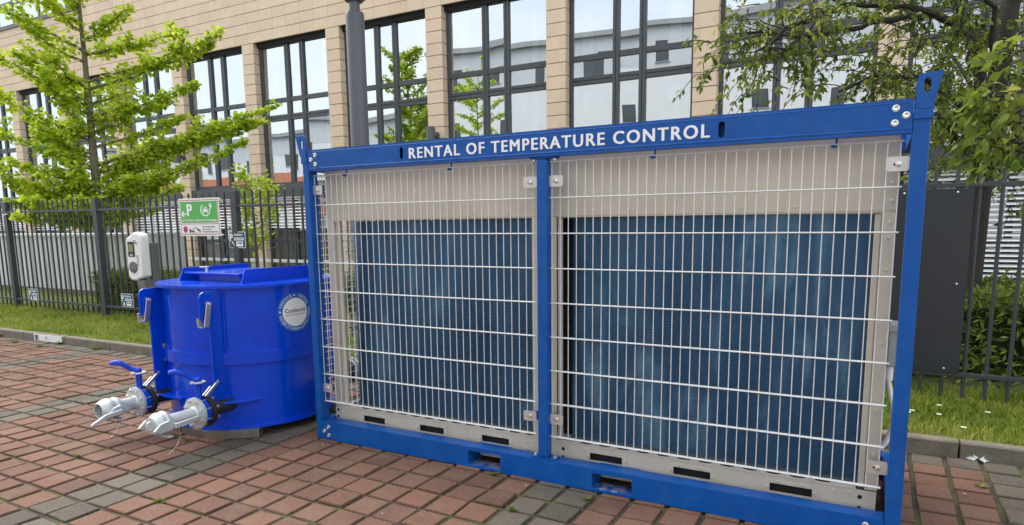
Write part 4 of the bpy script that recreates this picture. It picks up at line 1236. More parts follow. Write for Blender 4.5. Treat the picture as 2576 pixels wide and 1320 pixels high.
# upright fins with latches, nozzles below them
def srf(x):
    return math.sqrt(max(TR ** 2 - (x - TX) ** 2, 0))
LONG = {-.640: 'capped', -1.320: 'open'}
for fx in (-.640, -1.320):
    s = srf(fx); y0 = TY - s + .004
    out_hi, out_lo = TY - s - .185, TY - s - .115
    prof = [(y0, .285), (out_lo, .285), (out_lo, .86), (out_hi, .90), (out_hi, 1.045), (out_hi + .012, 1.072), (out_hi + .04, 1.086), (y0 - .02, 1.086), (y0, 1.07)]
    m_ = MB(); m_.prism(prof, 'x', fx - .0075, fx + .0075); fin = m_.build('fin', TANKB, tk, bevel=.003)
    m_ = MB(); m_.prism([(y0 + .001, .66), (y0 - .016, .668), (y0 - .016, 1.060), (y0 + .001, 1.068)], 'x', fx + .0076, fx + .022); m_.build('fin_rib', TANKB, fin, bevel=.002)
    m_ = MB(); m_.prism([(y0 + .001, .285), (y0 - .03, .285), (y0 - .014, .33), (y0 - .014, .50), (y0 + .001, .515)], 'x', fx + .0076, fx + .020); m_.build('fin_rib', TANKB, fin, bevel=.002)
    # latch: flat stainless bar hung from a pivot, hooked round the fin's edge
    pv_ = (out_hi + .065, 1.002)
    m_ = MB(); m_.lathe((fx + .0076, pv_[0], pv_[1]), (1, 0, 0), [(0, .030), (.006, .030), (.008, .026)], 20); m_.build('pivot_boss', TANKB, fin, smooth=True)
    d = Vector((0, -.030, -.160)); nrm = Vector((0, d.z, -d.y)).normalized() * .021
    q0 = Vector((0, *pv_)) - d * .08; q1 = Vector((0, *pv_)) + d
    m_ = MB(); m_.prism([tuple((q0 + nrm)[1:]), tuple((q0 - nrm)[1:]), tuple((q1 - nrm)[1:]), tuple((q1 + nrm)[1:])], 'x', fx + .016, fx + .024)
    lt = m_.build('latch', STEEL, fin, bevel=.003)
    MB().box(fx - .02, fx + .0235, q1.y - .040, q1.y + .018, q1.z - .004, q1.z + .006).build('latch_hook', STEEL, lt, bevel=.002)
    MB().box(fx - .022, fx - .010, q1.y - .045, q1.y - .012, q1.z + .0065, q1.z + .062).build('latch_tongue', STEEL, lt, bevel=.002)
    bolt(fx + .024, pv_[0], pv_[1], lt, r=.009, d=(1, 0, 0))
    # rear fin, same outline, facing the lawn
    m_ = MB(); m_.prism([(TY + s - .004, .285), (TY + s + .06, .285), (TY + s + .07, 1.045), (TY + s + .05, 1.08), (TY + s - .004, 1.08)], 'x', fx - .0075, fx + .0075); m_.build('fin', TANKB, tk, bevel=.003)
    # nozzle
    zn = .250
    ns = TY - srf(fx)
    def turned(name, mat_, prof, parent, n=32):
        b = MB(); b.lathe((fx, ns, zn), (0, -1, 0), prof, n); return b.build(name, mat_, parent, smooth=True)
    nz = turned('nozzle', RUBBER, [(-.03, .050), (.16, .050), (.165, .060), (.185, .060)], tk)
    # thrust plates round the nozzle root, following the shell
    for a0, a1, side in ((-58, -36, 1), (-88, -66, -1)) if fx > TX else ((-144, -122, 1), (-114, -92, -1)):
        pts2 = []
        for k in range(9):
            a = math.radians(a0 + (a1 - a0) * k / 8); pts2.append((TX + (TR - .004) * math.cos(a), TY + (TR - .004) * math.sin(a)))
        for k in range(8, -1, -1):
            t_ = k / 8; a = math.radians(a0 + (a1 - a0) * t_); w = .02 + .07 * ((1 - t_) if (side == 1) == (fx > TX) else t_)
            pts2.append((TX + (TR + w) * math.cos(a), TY + (TR + w) * math.sin(a)))
        m_ = MB(); m_.prism(pts2, 'z', .268, .284); m_.build('thrust_plate', TANKB, tk, bevel=.003)
    turned('black_flange', RUBBER, [(.17, .075), (.175, .108), (.205, .112), (.212, .112), (.214, .085)], nz)
    turned('valve_body', TANKB, [(.213, .082), (.216, .094), (.258, .094), (.262, .082)], nz)
    turned('pipe_flange', HOTDIP, [(.262, .108), (.264, .113), (.282, .113), (.284, .108), (.286, .055), (.300, .046)], nz)
    for k in range(8):
        a = 2 * math.pi * (k + .5) / 8; bx_, bz_ = fx + .094 * math.cos(a), zn + .094 * math.sin(a)
        m_ = MB(); m_.tube([(bx_, ns - .15, bz_), (bx_, ns - .300, bz_)], .0055, 6); m_.lathe((bx_, ns - .286, bz_), (0, -1, 0), [(0, .012), (.009, .012), (.010, .007)], 6); m_.lathe((bx_, ns - .168, bz_), (0, 1, 0), [(0, .012), (.011, .012), (.012, .007)], 6); m_.build('stud', ZINC, nz)
    if LONG[fx] == 'capped':
        turned('pipe', HOTDIP, [(.286, .044), (.47, .044), (.48, .052), (.50, .054), (.51, .060)], nz)
        cpl = turned('coupling', HOTDIP, [(.485, .050), (.495, .072), (.515, .080), (.530, .072), (.533, .066), (.545, .076), (.560, .076), (.575, .070), (.580, .064), (.600, .058), (.604, .040), (.606, .01)], nz)
        yb = ns - .52
        m_ = MB(); m_.tube([(fx, ns - .604, zn + .028), (fx, ns - .628, zn + .022), (fx, ns - .634, zn), (fx, ns - .628, zn - .022), (fx, ns - .604, zn - .028)], .006, 8); m_.build('cap_handle', HOTDIP, cpl, smooth=True)
        lo_, hi_ = .47, .62
    else:
        turned('pipe', HOTDIP, [(.286, .048), (.39, .048), (.40, .054), (.42, .056)], nz)
        cpl = turned('coupling', HOTDIP, [(.405, .050), (.415, .070), (.435, .076), (.448, .068), (.452, .062), (.47, .076), (.50, .078), (.53, .068), (.552, .056), (.552, .048), (.50, .050), (.44, .045), (.43, .01)], nz)
        lo_, hi_ = .38, .52
    # lever-lock clamp ring with its two claw arms and lever
    for s_ in (-1, 1):
        xx = fx + s_ * .082
        m_ = MB(); m_.prism([(ns - lo_ + .02, zn - .012), (ns - lo_ - .06, zn + .030), (ns - hi_ + .03, zn + .020), (ns - hi_ - .02, zn - .020), (ns - hi_ + .02, zn - .042), (ns - lo_ - .04, zn - .036)], 'x', xx - .009, xx + .009)
        m_.build('claw', HOTDIP, cpl, bevel=.005)
    xx = fx + .098
    if LONG[fx] == 'capped':
        m_ = MB(); m_.prism([(ns - .50, zn - .030), (ns - .50, zn + .002), (ns - .33, zn + .012), (ns - .30, zn + .002), (ns - .33, zn - .014), (ns - .44, zn - .030)], 'x', xx - .006, xx + .012)
    else:
        m_ = MB(); m_.prism([(ns - .44, zn - .030), (ns - .44, zn + .002), (ns - .56, zn - .010), (ns - .66, zn - .055), (ns - .665, zn - .075), (ns - .55, zn - .040)], 'x', xx - .006, xx + .012)
    m_.build('clamp_lever', HOTDIP, cpl, bevel=.004)
    MB().box(fx - .088, fx + .100, ns - lo_ - .075, ns - lo_ - .045, zn - .085, zn - .070).build('clamp_bridge', HOTDIP, cpl, bevel=.004)
    m_ = MB(); m_.tube([(xx + .006, ns - .475, zn - .03), (xx + .01, ns - .47, zn - .09), (xx + .0, ns - .50, zn - .15), (xx - .03, ns - .54, zn - .2)], .0015, 5); m_.build('safety_wire', ZINC, cpl)
    # valve stem, position disc and hand lever
    ys_ = ns - .237
    m_ = MB(); m_.lathe((fx, ys_, zn + .08), (0, 0, 1), [(0, .034), (.012, .030), (.014, .022), (.125, .022), (.128, .030)], 20); m_.build('valve_neck', TANKB, nz, smooth=True)
    m_ = MB(); m_.lathe((fx, ys_, zn + .206), (0, 0, 1), [(0, .052), (.006, .054), (.009, .050)], 24); m_.build('position_disc', TANKB, nz, smooth=True)
    m_ = MB(); m_.lathe((fx, ys_, zn + .2155), (0, 0, 1), [(0, .050), (.0035, .050), (.0045, .02)], 24); m_.build('disc_face', CREAM, nz, smooth=True)
    m_ = MB(); m_.lathe((fx, ys_, zn + .219), (0, 0, 1), [(0, .024), (.026, .023), (.030, .018)], 18)
    lv = [(fx - .005, ys_ - .005, zn + .236), (fx - .018, ys_ - .035, zn + .246), (fx - .030, ys_ - .068, zn + .272), (fx - .043, ys_ - .100, zn + .300), (fx - .058, ys_ - .135, zn + .312), (fx - .072, ys_ - .165, zn + .308)]
    m_.tube(lv, [.020, .017, .018, .020, .019, .013], 10); m_.build('hand_lever', TANKB, nz, smooth=True)
    # stainless locking bars leaning against the fin foot
    for dx, l_ in ((.016, 1.0), (-.012, .62)):
        p0 = Vector((fx + dx, ns - .205, zn + .095)); p1 = p0 + Vector((0, .125, .100)) * l_
        dd = (p1 - p0).normalized(); nn = Vector((0, -dd.z, dd.y)) * .011
        m_ = MB(); m_.prism([tuple((p0 + nn)[1:]), tuple((p0 - nn)[1:]), tuple((p1 - nn)[1:]), tuple((p1 + nn)[1:])], 'x', fx + dx - .005, fx + dx + .005)
        m_.build('locking_bar', STEEL, nz, bevel=.003)
    # matching connection on the lawn side
    b = MB(); b.lathe((fx, TY + srf(fx), zn), (0, 1, 0), [(-.03, .05), (.17, .05), (.175, .108), (.21, .112), (.214, .085), (.216, .08)], 28); rn = b.build('nozzle', RUBBER, tk, smooth=True)
    b = MB(); b.lathe((fx, TY + srf(fx) + .2165, zn), (0, 1, 0), [(0, .094), (.045, .094), (.046, .112), (.066, .112), (.07, .05), (.2, .048), (.21, .075), (.26, .075), (.262, .05)], 28); b.build('coupling', HOTDIP, rn, smooth=True)
# stainless clip on the band beside the far fin
ang = math.radians(-116)
cx_, cy_ = TX + (TR + .016) * math.cos(ang), TY + (TR + .016) * math.sin(ang)
MB().box(-1.300, -1.288, TY - srf(-1.3) - .030, TY - srf(-1.3) + .01, .52, .655).build('band_clip', STEEL, tk, bevel=.004)
# round sticker wrapped on the shell
def wrap(me, ang0, z0, r, uv):
    co = np.empty(len(me.vertices) * 3); me.vertices.foreach_get('co', co); co = co.reshape(-1, 3)
    u, v, d = uv(co)
    th = ang0 + u / TR
    rr_ = r + d
    new = np.c_[TX + rr_ * np.cos(th), TY + rr_ * np.sin(th), z0 + v]
    me.vertices.foreach_set('co', new.ravel()); me.update()
A0, Z0 = math.radians(-7.6), .892
def disc(name, r, rin, off, material, parent):
    m_ = MB()
    nr, na = 6, 64
    for i in range(nr):
        ra, rb = rin + (r - rin) * i / nr, rin + (r - rin) * (i + 1) / nr
        for k in range(na):
            a, b2 = 2 * math.pi * k / na, 2 * math.pi * (k + 1) / na
            q = [(ra * math.cos(a), ra * math.sin(a), 0), (rb * math.cos(a), rb * math.sin(a), 0), (rb * math.cos(b2), rb * math.sin(b2), 0), (ra * math.cos(b2), ra * math.sin(b2), 0)]
            m_.poly(q if ra > 1e-6 else [q[0], q[1], q[2]])
    me = bpy.data.meshes.new(name); me.from_pydata(m_.v, [], m_.f); me.materials.append(material)
    wrap(me, A0, Z0, TR + off, lambda co: (co[:, 0], co[:, 1], 0 * co[:, 0]))
    return link(bpy.data.objects.new(name, me), parent)
stk = disc('sticker', .150, .106, .0010, SIGNB2, tk)
disc('sticker_face', .107, 0.0, .0014, WHITE, stk)
def letter(ch_, size, off, fn, material, name='letter', bold=.02):
    me = text_mesh(ch_, size, bold, 1.0, depth=.0002)
    wrap(me, A0, Z0, TR + off, fn)
    me.materials.clear(); me.materials.append(material); me.name = name
    return link(bpy.data.objects.new(name, me), stk)
def ring_word(word, a_mid, outward):
    step = math.radians(9.0); n_ = len(word)
    for i, c_ in enumerate(word):
        a = a_mid + (-(i - (n_ - 1) / 2) * step if outward else (i - (n_ - 1) / 2) * step)
        rot = a - math.pi / 2 if outward else a + math.pi / 2
        def fn(co, a=a, rot=rot):
            x_, y_ = co[:, 0] * .86, co[:, 1]
            return (.1275 * math.cos(a) + x_ * math.cos(rot) - y_ * math.sin(rot), .1275 * math.sin(a) + x_ * math.sin(rot) + y_ * math.cos(rot), .0005 + 0 * x_)
        letter(c_, .034, .0016, fn, LETTER, 'ring_letter', bold=.03)
ring_word('VERHUUR', math.radians(133), True)
ring_word('RENTAL', math.radians(50), True)
ring_word('VERMIETUNG', math.radians(232), False)
ring_word('LOCATION', math.radians(325), False)
for a in (92, 7, 176, 282):
    a = math.radians(a)
    m_ = MB(); m_.poly([(.1275 * math.cos(a) + .007 * math.cos(t), .1275 * math.sin(a) + .007 * math.sin(t), 0) for t in np.linspace(0, 2 * math.pi, 12, endpoint=False)])
    me = bpy.data.meshes.new('dot'); me.from_pydata(m_.v, [], m_.f); me.materials.append(LETTER); wrap(me, A0, Z0, TR + .0018, lambda co: (co[:, 0], co[:, 1], 0 * co[:, 0])); link(bpy.data.objects.new('dot', me), stk)
def line(txt, width, v0, size, material, bold):
    me = text_mesh(txt, size, bold, 1.0, depth=.0002)
    co = np.empty(len(me.vertices) * 3); me.vertices.foreach_get('co', co); co = co.reshape(-1, 3); w = co[:, 0].max() - co[:, 0].min(); k = width / w
    wrap(me, A0, Z0, TR + .0020, lambda co: (co[:, 0] * k, co[:, 1] + v0, 0 * co[:, 0])); me.materials.clear(); me.materials.append(material); me.name = 'lettering'
    link(bpy.data.objects.new('lettering', me), stk)
line('Coolworld', .176, .012, .046, INK, .012)
line('coolworld-rentals.com', .170, -.018, .020, GREYP, .004)

RAW = mat('raw_steel', (0.27, 0.24, 0.205), 0.35, metal=0.7, var=0.2, vscale=14)
sk = thing('steel_support', 'bare folded steel support box under the blue tank', 'support', (-.9, .1, 0.0))
m_ = MB(); m_.prism([(-1.05, -.385), (-.74, -.400), (-.44, -.19), (-.72, .22), (-1.02, .0)], 'z', .0, .0615); m_.build('folded_box', RAW, sk, bevel=.002)
m_ = MB(); m_.prism([(-1.45, .25), (-1.10, .10), (-.80, .55), (-1.15, .70)], 'z', .0, .0615); m_.build('folded_box', RAW, sk, bevel=.002)

# ================================================================== TREES
def bez(p0, p1, p2, n):
    t = np.linspace(0, 1, n)[:, None]
    return (1 - t) ** 2 * p0 + 2 * t * (1 - t) * p1 + t ** 2 * p2
def unit(v): return v / (np.linalg.norm(v) + 1e-9)

def closest_on_ray(u, v, tx, ty, shift=0.0):
    r = ray(u, v); d = r[:2]; k = ((np.array([tx, ty]) - CAM[:2]) @ d) / (d @ d)
    return CAM + r * (k + shift / np.linalg.norm(r))

def ginkgo(tx, ty, ztop, tips, label, name='ginkgo_tree', nsingle=300, dens=200, extra=16, lsize=.080, seed=3, lower=1.9):
    r_ = np.random.default_rng(seed)
    t = thing(name, label, 'tree', (tx, ty, .08))
    trunk = [(tx, ty, .02), (tx + .01, ty, 1.0), (tx - .01, ty + .01, 2.2), (tx + .015, ty, 3.4), (tx, ty + .02, 4.6), (tx + .02, ty, 5.8), (tx, ty, ztop)]
    b = MB(); b.tube(trunk, [.115, .090, .078, .062, .046, .030, .010], 12); b.build('trunk', BARK, t, smooth=True)
    limbs = []
    for tip in tips:
        tip = np.asarray(tip, float); h = math.hypot(tip[0] - tx, tip[1] - ty)
        z0 = min(max(tip[2] - .36 * h - .05, 1.6), ztop - .6)
        limbs.append((np.array([tx, ty, z0]), tip))
    for k in range(extra):
        a = r_.uniform(0, 2 * np.pi); z = r_.uniform(lower, ztop - .2); rad = (.55 + .75 * (1 - (z - lower) / (ztop - lower)) ** .7) * r_.uniform(.7, 1.2)
        tip = np.array([tx + rad * math.cos(a), ty + rad * math.sin(a) * .8, z + r_.uniform(.1, .5)])
        limbs.append((np.array([tx, ty, max(1.7, z - .2 * rad)]), tip))
    P, D, U = [], [], []
    def line_leaves(path, start, dn, rad):
        seg = np.diff(path, axis=0); ln = np.linalg.norm(seg, axis=1).sum()
        n = int(ln * (1 - start) * dn)
        if n < 1: return
        tt = start + (1 - start) * r_.random(n) ** .85; f = tt * (len(path) - 1); i = np.minimum(f.astype(int), len(path) - 2); w = (f - i)[:, None]
        c = path[i] * (1 - w) + path[i + 1] * w
        taper = np.clip((1.02 - tt) / .3, .45, 1)[:, None]
        off = r_.normal(0, 1, (n, 3)); off /= np.linalg.norm(off, axis=1, keepdims=True) + 1e-9
        off *= np.array([1, 1, .70]); off *= (rad * r_.random(n)[:, None] ** .5) * taper
        P.append(c + off); d = off + r_.normal(0, .06, (n, 3)) + np.array([0, 0, -.03]); D.append(d); U.append(r_.normal(0, .45, (n, 3)) + np.array([0, 0, 1.0]))
    for o_, tip in limbs:
        h = np.linalg.norm(tip - o_)
        midp = (o_ + tip) / 2 + np.array([r_.normal(0, .1), r_.normal(0, .1), -.04 * h])
        path = bez(o_, midp, tip, 9); path[1:-1] += r_.normal(0, .018, (7, 3))
        b = MB(); b.tube([tuple(p) for p in path], list(np.linspace(.030, .006, 9)), 6); b.build('limb', BARK, t, smooth=True)
        line_leaves(path, .10, dens, .165)
        for k in range(int(1 + h * .9)):
            tt = r_.uniform(.35, .95); i = int(tt * 8); base = path[i]
            dd = unit(unit(tip - o_) * .6 + r_.normal(0, .6, 3) * np.array([1, 1, .5]) + np.array([0, 0, .3])); L_ = r_.uniform(.2, .55)
            tp = bez(base, base + dd * L_ * .5, base + dd * L_ + np.array([0, 0, .06]), 4)
            line_leaves(tp, .1, dens * .8, .12)
    P, D, U = np.concatenate(P), np.concatenate(D), np.concatenate(U)
    leaf_set(t, P, D, U, lsize * r_.uniform(.65, 1.2, len(P)), FAN, GINK, nsingle)
    return t
GT = onY(255, 600, 4.2); gx_, gy_ = GT[0], 4.2
tips_px = [(0, 15), (60, -20), (140, 15), (28, 128), (-30, 225), (-20, 330), (95, 372), (140, 430), (548, 82), (470, 78), (330, 20), (700, 262), (622, 352), (565, 322), (440, 445), (500, 210), (215, 505), (340, -40), (538, 105), (672, 300), (60, 290), (20, 460), (330, 300), (440, 255), (250, -40), (60, 60), (-40, 120), (380, 100), (60, 480), (120, 500), (330, 450), (400, 430), (290, 520), (20, 400), (170, 300), (420, 360), (330, 230), (110, 200), (60, 500), (180, 470), (250, 490), (330, 500), (400, 470), (90, 440), (470, 290), (640, 300), (20, 500), (80, 520), (150, 510), (210, 440), (330, 420), (380, 490), (440, 400), (460, 470), (0, 440), (30, 540), (400, 520)]
tips = [closest_on_ray(u, v, gx_, gy_, random.uniform(-.9, .7)) for u, v in tips_px]
ginkgo(gx_, gy_, 6.9, tips, 'bright green ginkgo tree behind the fence and charging station', seed=5, lower=1.9)
# second young ginkgo whose shoots show between the green sign and the container
g2 = onY(640, 560, 5.6)
tips2 = [closest_on_ray(u, v, g2[0], 5.6, random.uniform(-.3, .3)) for u, v in ((600, 432), (668, 455), (688, 470), (612, 500), (665, 585), (600, 560), (700, 520))]
def sapling(tx, ty, tips, label):
    t = thing('ginkgo_sapling', label, 'tree', (tx, ty, .08))
    b = MB(); b.tube([(tx, ty, .02), (tx + .02, ty, .9), (tx, ty, 1.6), (tx - .02, ty, 2.25)], [.035, .028, .02, .008], 8); b.build('trunk', BARK, t, smooth=True)
    P, D, U = [], [], []
    for tip in tips:
        o_ = np.array([tx, ty, max(.7, tip[2] - .35)]); path = bez(o_, (o_ + tip) / 2 + np.array([0, 0, -.05]), tip, 6)
        b = MB(); b.tube([tuple(p) for p in path], list(np.linspace(.012, .004, 6)), 5); b.build('limb', BARK, t)
        n = 120; tt = rng.uniform(.3, 1, n); f = tt * 5; i = np.minimum(f.astype(int), 4); w = (f - i)[:, None]
        off = rng.normal(0, .075, (n, 3)); P.append(path[i] * (1 - w) + path[i + 1] * w + off); D.append(off + rng.normal(0, .04, (n, 3))); U.append(rng.normal(0, .45, (n, 3)) + np.array([0, 0, 1.0]))
    P, D, U = np.concatenate(P), np.concatenate(D), np.concatenate(U)
    leaf_set(t, P, D, U, .075 * rng.uniform(.7, 1.2, len(P)), FAN, GINK, 120)
sapling(g2[0], 5.6, tips2, 'young ginkgo with lime green shoots behind the fence right of the green sign')

# cherry tree on the right: dark limbs, drooping twigs, loose lance-shaped leaves
def cherry():
    r_ = np.random.default_rng(11)
    tx, ty = 4.30, 4.6
    t = thing('cherry_tree', 'large cherry tree with dark limbs hanging over the fence and container', 'tree', (tx, ty, .08))
    b = MB(); b.tube([(tx, ty, .0), (tx - .02, ty, .9), (tx + .0, ty, 1.8), (tx + .06, ty + .02, 2.6), (tx + .10, ty, 3.4), (tx + .2, ty, 4.6)], [.13, .105, .10, .095, .085, .05], 12); b.build('trunk', BARKD, t, smooth=True)
    fork = np.array([tx + .02, ty, 2.35])
    P, D, U, Sz = [], [], [], []
    twigs = MB()
    def limb(pts, r0, r1):
        pts = [np.asarray(p, float) for p in pts]
        path = []
        for a, b2 in zip(pts[:-1], pts[1:]):
            path += [a + (b2 - a) * k / 4 for k in range(4)]
        path.append(pts[-1]); path = np.array(path); path[1:-1] += r_.normal(0, .02, (len(path) - 2, 3))
        b = MB(); b.tube([tuple(p) for p in path], list(np.linspace(r0, r1, len(path))), 8); b.build('limb', BARKD, t, smooth=True)
        return path
    def twig(base, d, L_, droop, nleaf, size):
        tip = base + d * L_ + np.array([0, 0, -droop]); mid = base + d * L_ * .55 + np.array([0, 0, .04])
        path = bez(base, mid, tip, 6); path[1:-1] += r_.normal(0, .012, (4, 3))
        twigs.tube([tuple(p) for p in path], list(np.linspace(.006, .0022, 6)), 4, cap=False)
        tt = r_.uniform(.25, 1.0, nleaf); f = tt * 5; i = np.minimum(f.astype(int), 4); w = (f - i)[:, None]
        c = path[i] * (1 - w) + path[i + 1] * w
        dd = r_.normal(0, .6, (nleaf, 3)) + d * .5 + np.array([0, 0, -.75])
        P.append(c + r_.normal(0, .018, (nleaf, 3))); D.append(dd); U.append(r_.normal(0, .7, (nleaf, 3)) + np.array([0, 0, .8])); Sz.append(size * r_.uniform(.55, 1.15, nleaf))
        return path
    Q = lambda u, v, y: onY(u, v, y)
    main = [
        [fork, Q(2455, 140, 4.5), Q(2420, 55, 4.4), Q(2290, 15, 4.3), Q(2130, 12, 4.1), Q(1960, -20, 3.9)],
        [Q(2420, 55, 4.4), Q(2380, -60, 4.4), Q(2300, -160, 4.4)],
        [Q(2350, 30, 4.4), Q(2200, 60, 4.0), Q(2030, 95, 3.8), Q(1880, 85, 3.7)],
        [Q(2130, 12, 4.1), Q(2000, 60, 3.7), Q(1900, 130, 3.5)],
        [fork, Q(2330, 190, 4.2), Q(2200, 200, 3.8), Q(2110, 230, 3.6)],
        [fork, Q(2530, 120, 5.0), Q(2620, 20, 5.2)],
        [np.array([tx, ty, 2.1]), Q(2360, 300, 4.2), Q(2290, 240, 4.0)],
        [np.array([tx, ty, 1.9]), Q(2560, 330, 4.4), Q(2660, 280, 4.3)],
        [fork, Q(2500, 20, 4.0), Q(2420, -80, 3.6)],
        [fork, Q(2480, 260, 5.4), Q(2380, 120, 5.9), Q(2200, 40, 6.2)],
    ]
    paths = [limb(p, .060 if k == 0 else .035, .010) for k, p in enumerate(main)]
    for k, path in enumerate(paths):
        nt_ = (24, 10, 18, 14, 18, 12, 12, 12, 10, 16)[k]
        for q in range(nt_):
            i = r_.integers(len(path) // 4, len(path)); base = path[i]
            d = unit(r_.normal(0, 1, 3) * np.array([1, .7, .35]) + np.array([-.35, -.15, .05]))
            L_ = r_.uniform(.25, .65)
            pth = twig(base, d, L_, r_.uniform(.05, .30), int(r_.integers(8, 15)), .070)
            for s_ in range(2):
                twig(pth[r_.integers(2, 6)], unit(d + r_.normal(0, .8, 3) * np.array([1, 1, .5])), r_.uniform(.15, .38), r_.uniform(.05, .22), int(r_.integers(7, 15)), .068)
    # clumps placed where the photograph shows the crown dense
    for (u, v, y, n, sp) in ((1930, 150, 3.6, 20, .22), (1830, 150, 3.5, 7, .16), (1995, 240, 3.6, 10, .12), (1860, 215, 3.5, 6, .10), (2000, 100, 3.8, 16, .24), (1900, 20, 3.7, 12, .25), (2200, 130, 4.0, 26, .34), (2150, 250, 3.9, 14, .18), (2330, 120, 4.2, 30, .34), (2430, 240, 4.6, 34, .34), (2380, 330, 4.4, 22, .22), (2500, 60, 4.6, 36, .42), (2280, 0, 4.2, 28, .40), (2450, 400, 4.3, 20, .22), (2540, 330, 4.5, 26, .30), (2400, 440, 4.0, 10, .14), (2470, 520, 4.4, 8, .16), (2100, 30, 4.0, 20, .32), (2250, 200, 4.3, 26, .30), (2540, 180, 5.0, 30, .4), (2380, 60, 5.2, 26, .5), (2440, 560, 4.7, 6, .14), (2000, -40, 4.0, 14, .3), (2420, 180, 6.0, 60, .5), (2540, 100, 6.2, 60, .6), (2500, 330, 5.9, 60, .45), (2300, 300, 5.6, 22, .3), (2390, 420, 5.6, 36, .3), (2560, 430, 5.6, 30, .3)):
        c = Q(u, v, y)
        for q in range(int(n * .58)):
            base = c + r_.normal(0, sp, 3) * np.array([1, .8, .62])
            d = unit(r_.normal(0, 1, 3) * np.array([1, .8, .4]) + np.array([-.3, -.1, .0]))
            twig(base, d, r_.uniform(.15, .42), r_.uniform(.03, .22), int(r_.integers(7, 13)), .068)
    # a nearer branch coming in from the right, its big leaves catching the light
    near = limb([np.array([tx, ty, 2.0]), np.array([4.75, 3.2, 2.45]), np.array([4.60, 2.0, 2.42]), np.array([4.40, 1.35, 2.30])], .030, .008)
    for (u, v, y, n) in ((2540, 200, 1.3, 6), (2560, 260, 1.3, 7), (2490, 215, 1.4, 4), (2530, 300, 1.35, 7), (2470, 270, 1.5, 3), (2560, 345, 1.4, 8), (2510, 370, 1.45, 5), (2555, 400, 1.5, 6), (2500, 410, 1.5, 3), (2565, 130, 1.5, 5)):
        c = Q(u, v, y); base = near[-1 - r_.integers(0, 5)]
        pth = bez(base, (base + c) / 2 + np.array([0, 0, .1]), c, 7); twigs.tube([tuple(p) for p in pth], list(np.linspace(.007, .003, 7)), 5, cap=False)
        for q in range(n):
            d = unit(r_.normal(0, 1, 3) * np.array([1, .6, .4]) + np.array([-.35, -.1, 0]))
            twig(c + r_.normal(0, .05, 3), d, r_.uniform(.08, .20), r_.uniform(.0, .07), int(r_.integers(5, 10)), .080)
    tw = twigs.build('twigs', BARKD, t); tw['kind'] = 'stuff'
    leaf_set(t, np.concatenate(P), np.concatenate(D), np.concatenate(U), np.concatenate(Sz), LANCE, PRUN, 300)
cherry()

# ================================================================== HEDGES AND SHRUBS
def hedge(name, label, x0, x1, y0, y1, z1, n, size, material, rough=.06, cat='hedge'):
    t = thing(name, label, cat, ((x0 + x1) / 2, (y0 + y1) / 2, .08))
    m_ = MB(); m_.box(x0 + .08, x1 - .08, y0 + .08, y1 - .08, .05, z1 - .10); m_.build('twig_core', mat('hedge_core', (.018, .026, .010), .95), t)
    f = rng.random(n); P = np.empty((n, 3)); nrm = np.zeros((n, 3))
    w, d, h = x1 - x0, y1 - y0, z1 - .08
    at = w * d; af = w * h; ae = d * h; tot = at + 2 * af + 2 * ae
    r1, r2 = rng.random(n), rng.random(n)
    P[:, 0] = x0 + r1 * w; P[:, 1] = y0 + r2 * d; P[:, 2] = z1; nrm[:, 2] = 1
    s = f < af / tot * 1.6; P[s, 1] = y0; P[s, 2] = .08 + r2[s] * h; nrm[s] = (0, -1, .2)
    s2 = (~s) & (f < af / tot * 1.6 + 2 * ae / tot); P[s2, 0] = np.where(r1[s2] < .5, x0, x1); P[s2, 1] = y0 + (r1[s2] * 2 % 1) * d; P[s2, 2] = .08 + r2[s2] * h; nrm[s2] = (0, 0, .3); nrm[s2, 0] = np.where(r1[s2] < .5, -1, 1)
    bumpy = .5 * np.sin(P[:, 0] * 5 + P[:, 2] * 4) * np.sin(P[:, 0] * 2.3 + P[:, 1] * 6) + .5 * np.sin(P[:, 2] * 9 + P[:, 0] * 7)
    P += nrm * (bumpy * rough)[:, None] + rng.normal(0, .035, (n, 3)) - nrm * np.abs(rng.normal(0, .05, n))[:, None]
    D = nrm * .6 + rng.normal(0, .6, (n, 3)); U = nrm + rng.normal(0, .6, (n, 3))
    v = leaf_verts(P, D, U, size * rng.uniform(.6, 1.25, n), OVAL)
    fast_mesh('foliage', v.reshape(-1, 3), 4, material, t, 'stuff')
hedge('hedge', 'clipped green hedge behind the fence below the charging station', -8.75, -5.0, 3.35, 4.05, .74, 15000, .048, HEDG)
hedge('hedge', 'low green hedge running behind the fence beyond the tank', -5.0, -.5, 4.9, 5.7, .62, 9000, .055, HEDG)
hedge('hedge', 'low hedge behind the fence seen through the frame', -.4, 3.0, 3.7, 4.4, .60, 5000, .055, HEDD)
hedge('shrub_bed', 'loose dark green shrubs behind the fence right of the dark panel', 3.05, 7.2, 3.75, 5.4, .82, 20000, .060, HEDD, rough=.12, cat='shrub')
# long arching stems on the shrub bed
m_n = 2200
X = rng.uniform(3.1, 7, m_n); Y = rng.uniform(3.3, 3.95, m_n); Z = rng.uniform(.12, .75, m_n) * np.clip((Y - 3.1) / .6, .2, 1)
D = np.c_[rng.normal(0, .8, m_n), rng.normal(-.5, .4, m_n), rng.normal(.1, .5, m_n)]
v = leaf_verts(np.c_[X, Y, Z], D, rng.normal(0, 1, (m_n, 3)) + np.array([0, 0, 1]), rng.uniform(.05, .13, m_n), OVAL * np.array([.45, 1, 1]))
o = fast_mesh('ground_cover', v.reshape(-1, 3), 4, HEDD, None, 'stuff'); tag(o, 'dark leafy ground cover at the foot of the fence pickets', 'ground cover')

